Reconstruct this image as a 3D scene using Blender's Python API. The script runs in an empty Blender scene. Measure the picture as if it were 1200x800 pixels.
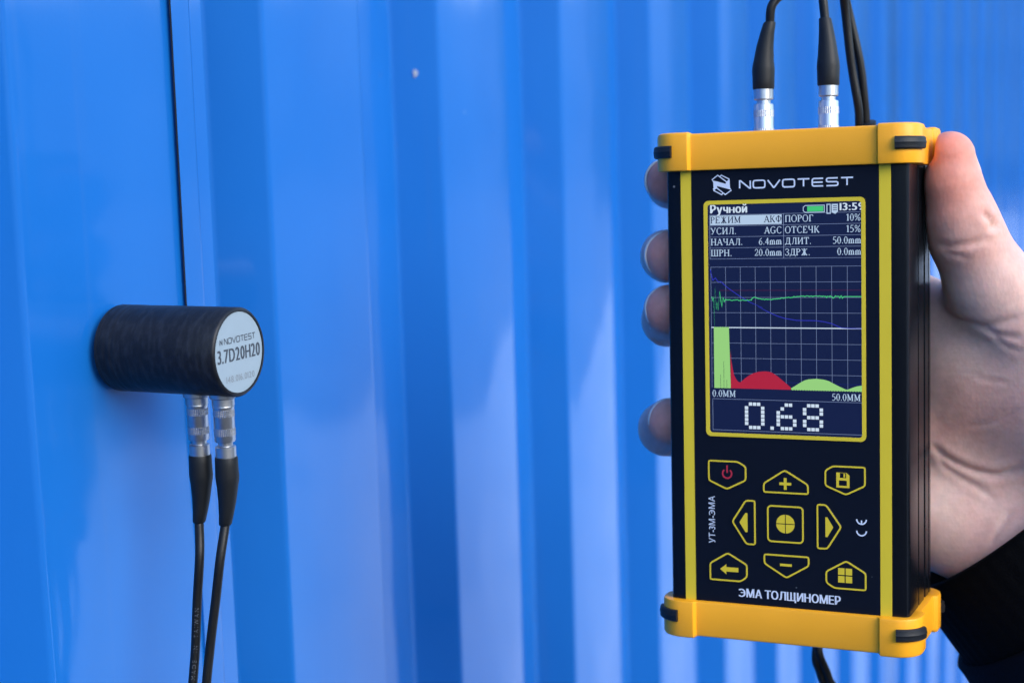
import bpy, bmesh, math, random
import numpy as np
from mathutils import Matrix, Vector

random.seed(7); np.random.seed(7)
S = bpy.context.scene
COL = S.collection
RAD = math.radians

# ------------------------------------------------------------------ camera, sky, sun, exposure
CAMZ = 1.5
FPX = 1800.0                                    # focal length in pixels of a 1200 px wide picture
PITCH, ROLL = math.atan(FPX / 13400), math.atan(.03)
cF = np.array([0, math.cos(PITCH), -math.sin(PITCH)])
_U = np.array([0, math.sin(PITCH), math.cos(PITCH)]); _R = np.array([1., 0, 0])
cR = math.cos(ROLL) * _R - math.sin(ROLL) * _U
cU = math.cos(ROLL) * _U + math.sin(ROLL) * _R

cam_d = bpy.data.cameras.new('camera'); cam = bpy.data.objects.new('camera', cam_d); COL.objects.link(cam)
cam_d.sensor_width = 36; cam_d.lens = 36 * FPX / 1200
cam_d.clip_start = .01; cam_d.clip_end = 500
m = Matrix.Identity(4)
for i in range(3):
    m[i][0], m[i][1], m[i][2] = cR[i], cU[i], -cF[i]
m[2][3] = CAMZ
cam.matrix_world = m
cam_d.dof.use_dof = True
cam_d.dof.focus_distance = .462
cam_d.dof.aperture_fstop = 11.0
cam_d.dof.aperture_blades = 0
S.camera = cam

SUN_ELEV, SUN_AZ = 30.0, 135.0                 # azimuth from +Y towards +X; a veiled sun, off behind the camera
world = bpy.data.worlds.new('World'); S.world = world; world.use_nodes = True
nt = world.node_tree; nt.nodes.clear()
sky = nt.nodes.new('ShaderNodeTexSky'); sky.sky_type = 'NISHITA'; sky.sun_disc = False
sky.sun_elevation = RAD(SUN_ELEV); sky.sun_rotation = RAD(SUN_AZ)
sky.air_density = 1.0; sky.dust_density = .6; sky.ozone_density = 1.0
bg = nt.nodes.new('ShaderNodeBackground'); bg.inputs['Strength'].default_value = .13
wo = nt.nodes.new('ShaderNodeOutputWorld')
nt.links.new(sky.outputs[0], bg.inputs[0]); nt.links.new(bg.outputs[0], wo.inputs[0])

sl = bpy.data.lights.new('sun', 'SUN'); sl.energy = .6; sl.angle = RAD(40); sl.color = (1, .93, .82)
sun = bpy.data.objects.new('sun', sl); COL.objects.link(sun)
sd = Vector((math.sin(RAD(SUN_AZ)) * math.cos(RAD(SUN_ELEV)), math.cos(RAD(SUN_AZ)) * math.cos(RAD(SUN_ELEV)), math.sin(RAD(SUN_ELEV))))
sun.rotation_euler = sd.to_track_quat('Z', 'Y').to_euler()
sun.location = (-3, 2, 6)

EXPOSURE = 2.1
vs = S.view_settings
vs.view_transform = 'Standard'; vs.look = 'None'; vs.exposure = EXPOSURE; vs.gamma = 1.0; vs.use_curve_mapping = False
S.render.engine = 'CYCLES'
S.cycles.use_denoising = True
S.cycles.max_bounces = 10; S.cycles.diffuse_bounces = 4; S.cycles.glossy_bounces = 4
S.cycles.caustics_reflective = False; S.cycles.caustics_refractive = False
S.cycles.sample_clamp_indirect = 6

# ------------------------------------------------------------------ helpers
def ray(px, py):
    return cF + cR * (px - 600) / FPX - cU * (py - 400) / FPX
def at_depth(px, py, z):                        # point (mm from the camera) at distance z along the view axis
    return ray(px, py) * z
def s2l(c): return tuple((x / 255 / 12.92) if x / 255 <= .04045 else ((x / 255 + .055) / 1.055) ** 2.4 for x in c)

class Frame:
    def __init__(s, M, T):
        s.M = np.array(M, float); s.T = np.array(T, float)
    def mat(s):
        w = Matrix.Identity(4)
        for i in range(3):
            for j in range(3): w[i][j] = s.M[i, j]
            w[i][3] = s.T[i] * .001 + (CAMZ if i == 2 else 0)
        return w
    def local(s, P): return (np.asarray(P, float) - s.T) @ s.M
    def world(s, L): return np.asarray(L, float) @ s.M.T + s.T

def tag(o, label=None, cat=None, group=None, kind=None):
    if label: o['label'] = label
    if cat: o['category'] = cat
    if group: o['group'] = group
    if kind: o['kind'] = kind
    return o
def empty(name, frame, label, cat, group=None):
    o = bpy.data.objects.new(name, None); COL.objects.link(o)
    o.empty_display_size = .01; o.matrix_world = frame.mat()
    return tag(o, label, cat, group)
def mesh(name, V, F, mats, parent=None, smooth=False, mi=None, scale=.001, sharp=None):
    me = bpy.data.meshes.new(name)
    me.from_pydata((np.asarray(V, float) * scale).tolist(), [], [tuple(int(i) for i in f) for f in F])
    for mm in (mats if isinstance(mats, (list, tuple)) else [mats]): me.materials.append(mm)
    if mi is not None: me.polygons.foreach_set('material_index', list(mi))
    if smooth: me.polygons.foreach_set('use_smooth', [True] * len(me.polygons))
    me.update()
    bm = bmesh.new(); bm.from_mesh(me); bmesh.ops.recalc_face_normals(bm, faces=bm.faces); bm.to_mesh(me); bm.free()
    if smooth and sharp: me.set_sharp_from_angle(angle=RAD(sharp))
    o = bpy.data.objects.new(name, me); COL.objects.link(o)
    if parent is not None: o.parent = parent
    return o

class MB:                                       # collects pieces into one mesh
    def __init__(s): s.V = []; s.F = []; s.mi = []
    def add(s, V, F, mi=0):
        b = len(s.V); s.V += [tuple(v) for v in V]; s.F += [tuple(i + b for i in f) for f in F]; s.mi += [mi] * len(F); return s
    def box(s, x0, x1, y0, y1, z0, z1, mi=0):
        V = [(x, y, z) for x in (x0, x1) for y in (y0, y1) for z in (z0, z1)]
        return s.add(V, [(0, 1, 3, 2), (4, 6, 7, 5), (0, 4, 5, 1), (2, 3, 7, 6), (0, 2, 6, 4), (1, 5, 7, 3)], mi)
    def build(s, name, mats, parent=None, **k): return mesh(name, s.V, s.F, mats, parent, mi=s.mi, **k)

def loft(rows, closed=True, cap0=False, cap1=False):
    n = len(rows[0]); V = [p for r in rows for p in r]; F = []
    for a in range(len(rows) - 1):
        for i in range(n if closed else n - 1):
            j = (i + 1) % n
            F.append((a * n + i, a * n + j, (a + 1) * n + j, (a + 1) * n + i))
    if cap0: F.append(tuple(range(n - 1, -1, -1)))
    if cap1: F.append(tuple((len(rows) - 1) * n + i for i in range(n)))
    return V, F
def lathe(prof, n=40, axis=(0, 0, 1), origin=(0, 0, 0), xdir=None, gear=None):
    ax = np.array(axis, float); ax /= np.linalg.norm(ax)
    x = np.array(xdir if xdir is not None else ((1, 0, 0) if abs(ax[0]) < .8 else (0, 1, 0)), float)
    x -= ax * (x @ ax); x /= np.linalg.norm(x); y = np.cross(ax, x); o = np.array(origin, float)
    rows = []
    for r, h in prof:
        row = []
        for i in range(n):
            a = 2 * math.pi * i / n; rr = max(r, 1e-4)
            if gear and gear[0] <= h <= gear[1] and i % 2: rr -= gear[2]
            row.append(o + ax * h + (x * math.cos(a) + y * math.sin(a)) * rr)
        rows.append(row)
    return loft(rows)
def crspline(P, n=12):
    P = [np.array(p, float) for p in P]; P = [2 * P[0] - P[1]] + P + [2 * P[-1] - P[-2]]; out = []
    for i in range(1, len(P) - 2):
        a, b, c, d = P[i - 1], P[i], P[i + 1], P[i + 2]
        for k in range(n):
            t = k / n
            out.append(.5 * (2 * b + (c - a) * t + (2 * a - 5 * b + 4 * c - d) * t * t + (3 * b - a - 3 * c + d) * t ** 3))
    out.append(P[-2]); return out
def tube(path, r, n=14, caps=True):
    path = [np.array(p, float) for p in path]; rows = []; up = None
    for i, p in enumerate(path):
        t = path[min(i + 1, len(path) - 1)] - path[max(i - 1, 0)]; t /= np.linalg.norm(t)
        if up is None:
            up = np.array([1., 0, 0]) if abs(t[0]) < .8 else np.array([0, 1., 0])
        up = up - t * (up @ t); up /= np.linalg.norm(up); w = np.cross(t, up)
        rr = r[i] if hasattr(r, '__len__') else r
        rows.append([p + (up * math.cos(2 * math.pi * k / n) + w * math.sin(2 * math.pi * k / n)) * rr for k in range(n)])
    return loft(rows, cap0=caps, cap1=caps)

# ------------------------------------------------------------------ materials
def pmat(name, base, rough=.5, metal=0., spec=.5, coat=0., var=0., vscale=80, bump=0., bscale=300, rvar=0., emis=None, estr=1.):
    mt = bpy.data.materials.new(name); mt.use_nodes = True
    t = mt.node_tree; b = t.nodes['Principled BSDF']; L = t.links.new
    b.inputs['Base Color'].default_value = (*base, 1); b.inputs['Roughness'].default_value = rough
    b.inputs['Metallic'].default_value = metal; b.inputs['Specular IOR Level'].default_value = spec
    b.inputs['Coat Weight'].default_value = coat; b.inputs['Coat Roughness'].default_value = .08
    tc = t.nodes.new('ShaderNodeTexCoord')
    if var or rvar:
        nz = t.nodes.new('ShaderNodeTexNoise'); nz.inputs['Scale'].default_value = vscale; nz.inputs['Detail'].default_value = 5
        L(tc.outputs['Object'], nz.inputs['Vector'])
        if var:
            mx = t.nodes.new('ShaderNodeMix'); mx.data_type = 'RGBA'
            mx.inputs['A'].default_value = (*[c * (1 - var) for c in base], 1); mx.inputs['B'].default_value = (*[min(1, c * (1 + var)) for c in base], 1)
            L(nz.outputs['Fac'], mx.inputs['Factor']); L(mx.outputs['Result'], b.inputs['Base Color'])
        if rvar:
            mr = t.nodes.new('ShaderNodeMapRange'); mr.inputs['To Min'].default_value = rough - rvar; mr.inputs['To Max'].default_value = rough + rvar
            L(nz.outputs['Fac'], mr.inputs['Value']); L(mr.outputs['Result'], b.inputs['Roughness'])
    if bump:
        n2 = t.nodes.new('ShaderNodeTexNoise'); n2.inputs['Scale'].default_value = bscale; n2.inputs['Detail'].default_value = 4
        L(tc.outputs['Object'], n2.inputs['Vector'])
        bp = t.nodes.new('ShaderNodeBump'); bp.inputs['Strength'].default_value = bump; bp.inputs['Distance'].default_value = .0005
        L(n2.outputs['Fac'], bp.inputs['Height']); L(bp.outputs['Normal'], b.inputs['Normal'])
    if emis:
        b.inputs['Emission Color'].default_value = (*emis, 1); b.inputs['Emission Strength'].default_value = estr
    return mt
def screen_mat(name, rgb, base=(.004, .004, .006)):      # a lit picture element of the display, under glass
    return pmat(name, base, .35, spec=.15, emis=s2l(rgb), estr=1 / 2 ** EXPOSURE)

BLUE = (.004, .116, .42)
def paint_mat():
    mt = pmat('blue_polymer_paint', BLUE, .5, spec=.12, coat=.85)
    t = mt.node_tree; b = t.nodes['Principled BSDF']; L = t.links.new
    tc = t.nodes.new('ShaderNodeTexCoord')
    # slow waviness of the sheet and orange peel
    mp = t.nodes.new('ShaderNodeMapping'); mp.inputs['Scale'].default_value = (1, 1, .45); L(tc.outputs['Object'], mp.inputs['Vector'])
    n1 = t.nodes.new('ShaderNodeTexNoise'); n1.inputs['Scale'].default_value = 14; n1.inputs['Detail'].default_value = 2; L(mp.outputs[0], n1.inputs['Vector'])
    b1 = t.nodes.new('ShaderNodeBump'); b1.inputs['Strength'].default_value = .35; b1.inputs['Distance'].default_value = .004; L(n1.outputs['Fac'], b1.inputs['Height'])
    n2 = t.nodes.new('ShaderNodeTexNoise'); n2.inputs['Scale'].default_value = 900; n2.inputs['Detail'].default_value = 2; L(tc.outputs['Object'], n2.inputs['Vector'])
    b2 = t.nodes.new('ShaderNodeBump'); b2.inputs['Strength'].default_value = .12; b2.inputs['Distance'].default_value = .0002
    L(n2.outputs['Fac'], b2.inputs['Height']); L(b1.outputs[0], b2.inputs['Normal']); L(b2.outputs[0], b.inputs['Normal'])
    # dust specks and faint dirt
    vo = t.nodes.new('ShaderNodeTexVoronoi'); vo.inputs['Scale'].default_value = 75; L(tc.outputs['Object'], vo.inputs['Vector'])
    sp = t.nodes.new('ShaderNodeSeparateColor'); L(vo.outputs['Color'], sp.inputs[0])
    thr = t.nodes.new('ShaderNodeMath'); thr.operation = 'POWER'; thr.inputs[1].default_value = 14; L(sp.outputs[0], thr.inputs[0])
    mul = t.nodes.new('ShaderNodeMath'); mul.operation = 'MULTIPLY'; mul.inputs[1].default_value = .06; L(thr.outputs[0], mul.inputs[0])
    lt = t.nodes.new('ShaderNodeMath'); lt.operation = 'LESS_THAN'; L(vo.outputs['Distance'], lt.inputs[0]); L(mul.outputs[0], lt.inputs[1])
    n3 = t.nodes.new('ShaderNodeTexNoise'); n3.inputs['Scale'].default_value = 30; n3.inputs['Detail'].default_value = 6; L(mp.outputs[0], n3.inputs['Vector'])
    mx0 = t.nodes.new('ShaderNodeMix'); mx0.data_type = 'RGBA'
    mx0.inputs['A'].default_value = (BLUE[0] * .8, BLUE[1] * .93, BLUE[2] * .95, 1); mx0.inputs['B'].default_value = (BLUE[0] * 1.4, BLUE[1] * 1.08, BLUE[2] * 1.04, 1)
    L(n3.outputs['Fac'], mx0.inputs['Factor'])
    mpd = t.nodes.new('ShaderNodeMapping'); mpd.inputs['Scale'].default_value = (130, 130, 3); L(tc.outputs['Object'], mpd.inputs['Vector'])
    nd = t.nodes.new('ShaderNodeTexNoise'); nd.inputs['Scale'].default_value = 1; nd.inputs['Detail'].default_value = 3; L(mpd.outputs[0], nd.inputs['Vector'])
    rd = t.nodes.new('ShaderNodeMapRange'); rd.inputs['From Min'].default_value = .60; rd.inputs['From Max'].default_value = .85; rd.inputs['To Max'].default_value = .10; L(nd.outputs['Fac'], rd.inputs['Value'])
    mxd = t.nodes.new('ShaderNodeMix'); mxd.data_type = 'RGBA'; L(rd.outputs[0], mxd.inputs['Factor']); L(mx0.outputs['Result'], mxd.inputs['A']); mxd.inputs['B'].default_value = (.12, .17, .30, 1)
    mx = t.nodes.new('ShaderNodeMix'); mx.data_type = 'RGBA'; L(mxd.outputs['Result'], mx.inputs['A']); mx.inputs['B'].default_value = (.35, .45, .62, 1)
    m2 = t.nodes.new('ShaderNodeMath'); m2.operation = 'MULTIPLY'; m2.inputs[1].default_value = .7; L(lt.outputs[0], m2.inputs[0])
    L(m2.outputs[0], mx.inputs['Factor']); L(mx.outputs['Result'], b.inputs['Base Color'])
    mr = t.nodes.new('ShaderNodeMapRange'); mr.inputs['To Min'].default_value = .05; mr.inputs['To Max'].default_value = .12
    L(n3.outputs['Fac'], mr.inputs['Value']); L(mr.outputs['Result'], b.inputs['Coat Roughness'])
    L(b1.outputs[0], b.inputs['Coat Normal'])
    return mt
M_PAINT = paint_mat()
M_EDGE = pmat('bare_dark_sheet_edge', (.012, .012, .014), .8)
M_CHIP = pmat('chipped_primer', (.34, .36, .38), .7)
def dusty(mt, scale=260, amount=.022, tint=(.16, .16, .16)):
    t = mt.node_tree; b = t.nodes['Principled BSDF']; L = t.links.new; tc = t.nodes.new('ShaderNodeTexCoord')
    vo = t.nodes.new('ShaderNodeTexVoronoi'); vo.inputs['Scale'].default_value = scale; L(tc.outputs['Object'], vo.inputs['Vector'])
    sp = t.nodes.new('ShaderNodeSeparateColor'); L(vo.outputs['Color'], sp.inputs[0])
    pw = t.nodes.new('ShaderNodeMath'); pw.operation = 'POWER'; pw.inputs[1].default_value = 10; L(sp.outputs[0], pw.inputs[0])
    ml = t.nodes.new('ShaderNodeMath'); ml.operation = 'MULTIPLY'; ml.inputs[1].default_value = amount * 5; L(pw.outputs[0], ml.inputs[0])
    lt = t.nodes.new('ShaderNodeMath'); lt.operation = 'LESS_THAN'; L(vo.outputs['Distance'], lt.inputs[0]); L(ml.outputs[0], lt.inputs[1])
    mx = t.nodes.new('ShaderNodeMix'); mx.data_type = 'RGBA'; L(lt.outputs[0], mx.inputs['Factor'])
    src = b.inputs['Base Color']
    if src.is_linked: L(src.links[0].from_socket, mx.inputs['A'])
    else: mx.inputs['A'].default_value = src.default_value
    mx.inputs['B'].default_value = (*tint, 1); L(mx.outputs['Result'], src)
    return mt
M_YCAP = pmat('yellow_cap_plastic', (.88, .37, .015), .36, spec=.3, var=.05, vscale=60, bump=.12, bscale=2500, rvar=.05)
M_YSTRIPE = pmat('lemon_yellow_print', (.68, .50, .030), .4, spec=.2, var=.04)
M_BODY = pmat('black_anodised_housing', (.003, .004, .0065), .25, spec=.2, rvar=.05, bump=.05, bscale=3000)
M_PANEL = pmat('dark_front_film', (.004, .006, .012), .42, spec=.1, bump=.08, bscale=4000, rvar=.04)
M_RUB = pmat('black_rubber', (.007, .009, .012), .5, spec=.3, bump=.15, bscale=2500, var=.15)
M_BOOT = pmat('black_boot_rubber', (.006, .0075, .0095), .5, spec=.3, bump=.12, bscale=3000, rvar=.06)
M_WIRE = pmat('black_cable_jacket', (.004, .0045, .0055), .42, spec=.3, bump=.1, bscale=2500)
M_CHROME = pmat('satin_chrome', (.50, .51, .53), .36, metal=1., rvar=.05, vscale=400)
M_KNURL = pmat('satin_chrome_knurl', (.46, .47, .5), .4, metal=1.)
dusty(M_BODY); dusty(M_PANEL, 300, .016, (.09, .1, .11)); dusty(M_RUB, 400, .03, (.1, .1, .1)); dusty(M_YCAP, 220, .02, (.35, .17, .02))
M_PRINT = pmat('white_print', (.62, .66, .72), .5)
M_RED = pmat('red_print', (.45, .015, .03), .5)
M_PLABEL = pmat('white_label_film', (.25, .32, .37), .42, var=.03, vscale=200)
M_INK = pmat('dark_label_ink', (.035, .045, .06), .5)
M_INKF = pmat('faded_label_ink', (.16, .18, .2), .5)
M_CABPRINT = pmat('grey_cable_print', (.07, .08, .095), .6)

# ------------------------------------------------------------------ ground and snow (seen mirrored in the paint)
def ground_mat(name, c0, c1, scale, rough):
    mt = pmat(name, c0, rough)
    t = mt.node_tree; b = t.nodes['Principled BSDF']; L = t.links.new
    tc = t.nodes.new('ShaderNodeTexCoord'); nz = t.nodes.new('ShaderNodeTexNoise'); nz.inputs['Scale'].default_value = scale; nz.inputs['Detail'].default_value = 8
    L(tc.outputs['Object'], nz.inputs['Vector'])
    rp = t.nodes.new('ShaderNodeValToRGB'); rp.color_ramp.elements[0].position = .35; rp.color_ramp.elements[1].position = .65
    rp.color_ramp.elements[0].color = (*c0, 1); rp.color_ramp.elements[1].color = (*c1, 1)
    L(nz.outputs['Fac'], rp.inputs[0]); L(rp.outputs[0], b.inputs['Base Color'])
    bp = t.nodes.new('ShaderNodeBump'); bp.inputs['Distance'].default_value = .03; bp.inputs['Strength'].default_value = .5; L(nz.outputs['Fac'], bp.inputs['Height']); L(bp.outputs[0], b.inputs['Normal'])
    return mt
M_ASPH = ground_mat('asphalt', (.035, .036, .04), (.07, .07, .075), 1.2, .95)
M_ASPH.node_tree.nodes['Principled BSDF'].inputs['Specular IOR Level'].default_value = .15
M_SNOW = ground_mat('old_snow', (.70, .72, .75), (.86, .87, .89), 2.0, .6)
V = [(-200, -200, 0), (200, -200, 0), (200, 200, 0), (-200, 200, 0)]
tag(mesh('ground', V, [(0, 1, 2, 3)], M_ASPH, scale=1.), kind='structure')

M_PACK = ground_mat('added_grey_snow', (.15, .165, .19), (.30, .32, .36), .7, .6)
from mathutils import noise as mn
# conifers added out of view to darken what the wall paint mirrors
rw = random.Random(11); mb = MB()
for i in range(760):
    a = RAD(rw.choice([rw.uniform(-8, 43), rw.uniform(100, 250), rw.uniform(100, 250)])); d = rw.uniform(34, 60); x, y = d * math.sin(a), d * math.cos(a); hh = rw.uniform(8, 11); r0 = hh * rw.uniform(.17, .25)
    mb.add(*loft([[(x + .15 * math.cos(k * 1.256), y + .15 * math.sin(k * 1.256), z) for k in range(5)] for z in (0, hh * .3)]))
    for t in range(4):
        zb = hh * (.08 + .22 * t); zt = hh * (.45 + .185 * t); rb = r0 * (1 - .2 * t); n = 9; ph = rw.uniform(0, 6)
        V = [(x + rb * (1 if k % 2 else .62) * math.cos(ph + 6.283 * k / n), y + rb * (1 if k % 2 else .62) * math.sin(ph + 6.283 * k / n), zb - (.3 if k % 2 else 0)) for k in range(n)] + [(x, y, zt)]
        mb.add(V, [(k, (k + 1) % n, n) for k in range(n)], 1)
added_trees = mb.build('added_forest', [pmat('bark', (.05, .04, .03), .9), pmat('spruce_foliage', (.03, .05, .03), .8, var=.4, vscale=.8)], scale=1.)
tag(added_trees, kind='stuff')

# grey ridge added out of view, a mid tone for the paint to mirror
Vh = []; Fh = []; NA, NR = 60, 12
for i in range(NA + 1):
    a = RAD(28 + 95 * i / NA)
    for j in range(NR + 1):
        r = 46 + 60 * j / NR; t = min(1, j / 6.)
        e = min(1., i / 8., (NA - i) / 8.)
        h = (9.2 + 1.2 * mn.noise((i * .09, 1.5, 0))) * (t * t * (3 - 2 * t)) * (.35 + .65 * e) + .8 * mn.noise((i * .3, j * .5, 4)) * t - .3
        Vh.append((r * math.sin(a), r * math.cos(a), h))
for i in range(NA):
    for j in range(NR): Fh.append((i * (NR + 1) + j, (i + 1) * (NR + 1) + j, (i + 1) * (NR + 1) + j + 1, i * (NR + 1) + j + 1))
tag(mesh('added_hill', Vh, Fh, ground_mat('added_hill_grey', (.12, .155, .20), (.22, .275, .34), .12, .9), smooth=True, scale=1.), kind='structure')

# ------------------------------------------------------------------ the corrugated wall
TH = RAD(25.1488)
WD = np.array([math.sin(TH), math.cos(TH), 0]); WN = np.array([math.cos(TH), -math.sin(TH), 0])
PLEN = 44.0                                                   # length of the probe
LABC = at_depth(281, 412.5, 450.)                             # centre of the probe's label
BASE = LABC - WN * PLEN                                       # the probe's foot on the wall
K = .9776
WT = BASE.copy(); WT[2] = -CAMZ * 1000
wallF = Frame(np.stack([WD, -WN, [0, 0, 1]], 1), WT)          # x along the wall, -y out of it, z up; origin on the ground
def bend(pts, r):                                             # round the bends of a folded sheet
    out = [pts[0]]
    for i in range(1, len(pts) - 1):
        a, b, c = (np.array(q, float) for q in pts[i - 1:i + 2])
        u = (a - b) / np.linalg.norm(a - b); w = (c - b) / np.linalg.norm(c - b)
        k = min(r, .45 * min(np.linalg.norm(a - b), np.linalg.norm(c - b)))
        p0, p1 = b + u * k, b + w * k
        for t in (0, .25, .5, .75, 1): out.append(tuple((1 - t) ** 2 * p0 + 2 * t * (1 - t) * b + t * t * p1))
    out.append(pts[-1]); return [np.array(p) for p in out]
PER = 135.0
def ribs(k0, k1, start=None, end=None):
    pts = [] if start is None else list(start)
    for k in range(k0, k1):
        o = k * PER
        pts += [(84.8 + o, -18.2), (96 + o, 0), (164 + o, 0), (173.5 + o, -18.2)]
    return pts + ([] if end is None else list(end))
WALL_TOP = 2700.
NZ = 40
def sheet(pts, vofs, parent, label=None, open_edge=False, closing=False):
    prof = bend([(s * K - 8.28, v * K) for s, v in pts], 1.8)
    zs = np.concatenate([np.linspace(20, 1180, 10), np.linspace(1200, 1800, 24), np.linspace(1850, WALL_TOP, 6)]); TK = .7
    rows_f = []; rows_b = []
    for z in zs:
        wob = [.35 * math.sin(z * .0041 + s * .013) + .25 * math.sin(z * .0087 - s * .021 + 1) for s, v in prof]
        q = max(0., min(1., (1430 - z) / 90)); lift = .85 * q * q * (3 - 2 * q) if closing else 0.
        def ex(s):
            return (.45 * (z - 1300) / 250. if open_edge and s < prof[0][0] + 10 and abs(z - 1450) < 400 else 0)
        rows_f.append([(s, -(v + vofs + w + ex(s) + lift), z) for (s, v), w in zip(prof, wob)])
        rows_b.append([(s, -(v + vofs + w - TK + ex(s) + lift), z) for (s, v), w in zip(prof, wob)])
    n = len(prof)
    V1, F1 = loft(rows_f, closed=False); V2, F2 = loft(rows_b, closed=False)
    V = V1 + V2; b = len(V1); F = list(F1) + [tuple(i + b for i in f[::-1]) for f in F2]; mi = [0] * len(F)
    for a in range(NZ - 1):
        F += [(a * n, (a + 1) * n, b + (a + 1) * n, b + a * n), (a * n + n - 1, b + a * n + n - 1, b + (a + 1) * n + n - 1, (a + 1) * n + n - 1)]; mi += [1 if zs[a] > 1395 or not open_edge else 0, 1]
    for e in (0, NZ - 1):
        for i in range(n - 1): F.append((e * n + i, e * n + i + 1, b + e * n + i + 1, b + e * n + i)); mi.append(1)
    o = mesh('metal_sheet', V, F, [M_PAINT, M_EDGE], parent, smooth=True, mi=mi, sharp=50)
    if label: tag(o, label)
    return o
wall = empty('corrugated_wall', wallF, 'glossy blue wall of corrugated metal sheets running behind the gauge and the probe', 'wall')
sheet([(s + 9, v) for s, v in ribs(-9, -1)] + [(84.8 - PER + 9, -18.2), (96 - PER + 9, 0), (62, 0)], -1.65, wall, 'left metal sheet, its edge tucked under the next one', closing=True)
NEXT = 8
sheet([(43.2, 0), (54, 0), (63.5, -18.2)] + ribs(0, NEXT) + [(84.8 + NEXT * PER, -18.2), (96 + NEXT * PER, 0), (150 + NEXT * PER, 0)], 0., wall, 'metal sheet overlapping with a dark open seam', True)
for q in range(1, 4):
    a = q * NEXT
    sheet([(128 + a * PER, 0)] + [(164 + a * PER, 0), (173.5 + a * PER, -18.2)] + ribs(a + 1, a + NEXT) + [(84.8 + (a + NEXT) * PER, -18.2), (96 + (a + NEXT) * PER, 0), (150 + (a + NEXT) * PER, 0)], 1.2 * (q % 2), wall)
# a paint chip on one of the ribs
mb = MB()
pc = np.array([225.4 * K - 8.28, -9.1 * K])
sdir = np.array([11.2, 18.2]); sdir /= np.linalg.norm(sdir); nrm = np.array([-sdir[1], sdir[0]])
zc = 1500 + 27.0
pts = []
for i in range(12):
    a = i * math.pi / 6; r = 1.25 + .3 * math.sin(3 * a + 1)
    pts.append((a, r))
cen = pc
top = [(cen + sdir * .7 * r * math.cos(a) + nrm * .62, zc + r * 1.25 * math.sin(a)) for a, r in pts]
V = [(q[0], -q[1], z) for q, z in top] + [(cen[0] + nrm[0] * .8, -(cen[1] + nrm[1] * .8), zc)]
mesh('paint_chip', V, [(i, (i + 1) % 12, 12) for i in range(12)], M_CHIP, wall, smooth=True)

# snow bank along the yard, lying off the wall
rows = []
xs = np.linspace(.9, 24, 190); ys = np.linspace(.25, 4.3, 36)
from mathutils import noise as mn
Vs = []; Fs = []
for i, x in enumerate(xs):
    q = max(0., min(1., (7.2 - x) / 2.0)); edge = 3.4 + 2.0 * q * q * (3 - 2 * q) + .6 * mn.noise((x * .8, 3.1, 0)) + .35 * mn.noise((x * 2.1, 7.7, 0))
    for j in range(36):
        u = j / 35; y = .25 + (edge - .25) * u
        h = .11 * min(1, u * 9) * min(1, (1 - u) * 7) * (1 + .5 * mn.noise((x * 1.3, y * 1.3, 2))) + .02 * mn.noise((x * 4, y * 4, 5)) * min(1, (1 - u) * 7)
        Vs.append((x, -y, max(h, 0) + .006 if 0 < j < 35 else .004))
for i in range(189):
    for j in range(35): Fs.append((i * 36 + j, (i + 1) * 36 + j, (i + 1) * 36 + j + 1, i * 36 + j + 1))
pk = mesh('added_packed_snow', [(1.2, -2.9, .002), (60, -2.9, .002), (60, -28, .002), (1.2, -28, .002)], [(0, 1, 2, 3)], M_PACK, scale=1.); pk.matrix_world = wallF.mat(); tag(pk, kind='structure')  # unseen strip added to brighten the reflection in the wall's flat faces
snow = mesh('snow', Vs, Fs, M_SNOW, smooth=True, scale=1.); snow.matrix_world = wallF.mat(); tag(snow, kind='structure')

# ------------------------------------------------------------------ lettering
def text_mesh(txt, size, bold=0., align='LEFT', sx=1.0, shear=0., spacing=1.0):
    cu = bpy.data.curves.new('t', 'FONT'); cu.body = txt; cu.size = 1.0; cu.offset = bold; cu.align_x = align
    cu.space_character = spacing; cu.shear = shear; cu.resolution_u = 3
    o = bpy.data.objects.new('t', cu); COL.objects.link(o)
    dg = bpy.context.evaluated_depsgraph_get(); me = bpy.data.meshes.new_from_object(o.evaluated_get(dg))
    V = [(v.co.x * size * sx, v.co.y * size) for v in me.vertices]; F = [tuple(p.vertices) for p in me.polygons]
    bpy.data.objects.remove(o); bpy.data.curves.remove(cu); bpy.data.meshes.remove(me)
    return V, F
_GL = {}
def glyph(c):
    if c not in _GL:
        if c == 'н':
            V, F = glyph('H'); V = [(x * .86, y * .745) for x, y in V]
        elif c == 'Э':
            V, F = glyph('C'); xm = max(x for x, y in V); V = [(xm - x, y) for x, y in V]; b = len(V)
            V = V + [(.2, .325), (xm - .05, .325), (xm - .05, .405), (.2, .405)]; F = F + [(b, b + 1, b + 2, b + 3)]
        else: V, F = text_mesh(c, 1.)
        x0 = min(x for x, y in V); _GL[c] = ([(x - x0, y) for x, y in V], F)
    return _GL[c]
def fit_text(txt, x0, x1, z0, z1, bold=0.):      # a line of text whose ink fills a box
    V = []; F = []; x = 0.
    for c in txt:
        if c == ' ': x += .25; continue
        v, f = glyph(c); b = len(V); V += [(x + p[0], p[1]) for p in v]; F += [tuple(i + b for i in q) for q in f]
        x += max(p[0] for p in v) + (.14 if c not in 'ТАУ-' else .08)
    a = np.array(V); lo = a.min(0); hi = a.max(0)
    a = (a - lo) / (hi - lo)
    return [(x0 + p[0] * (x1 - x0), z0 + p[1] * (z1 - z0)) for p in a], F
def bold_text(p, txt, x0, x1, z0, z1, w, mi=0):  # heavy lettering: the same line printed three times, a hair apart
    for k in (-1, 0, 1):
        V, F = fit_text(txt, x0 + w, x1 - w, z0, z1); p.add(([(a + k * w, b) for a, b in V], F), mi)

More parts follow.
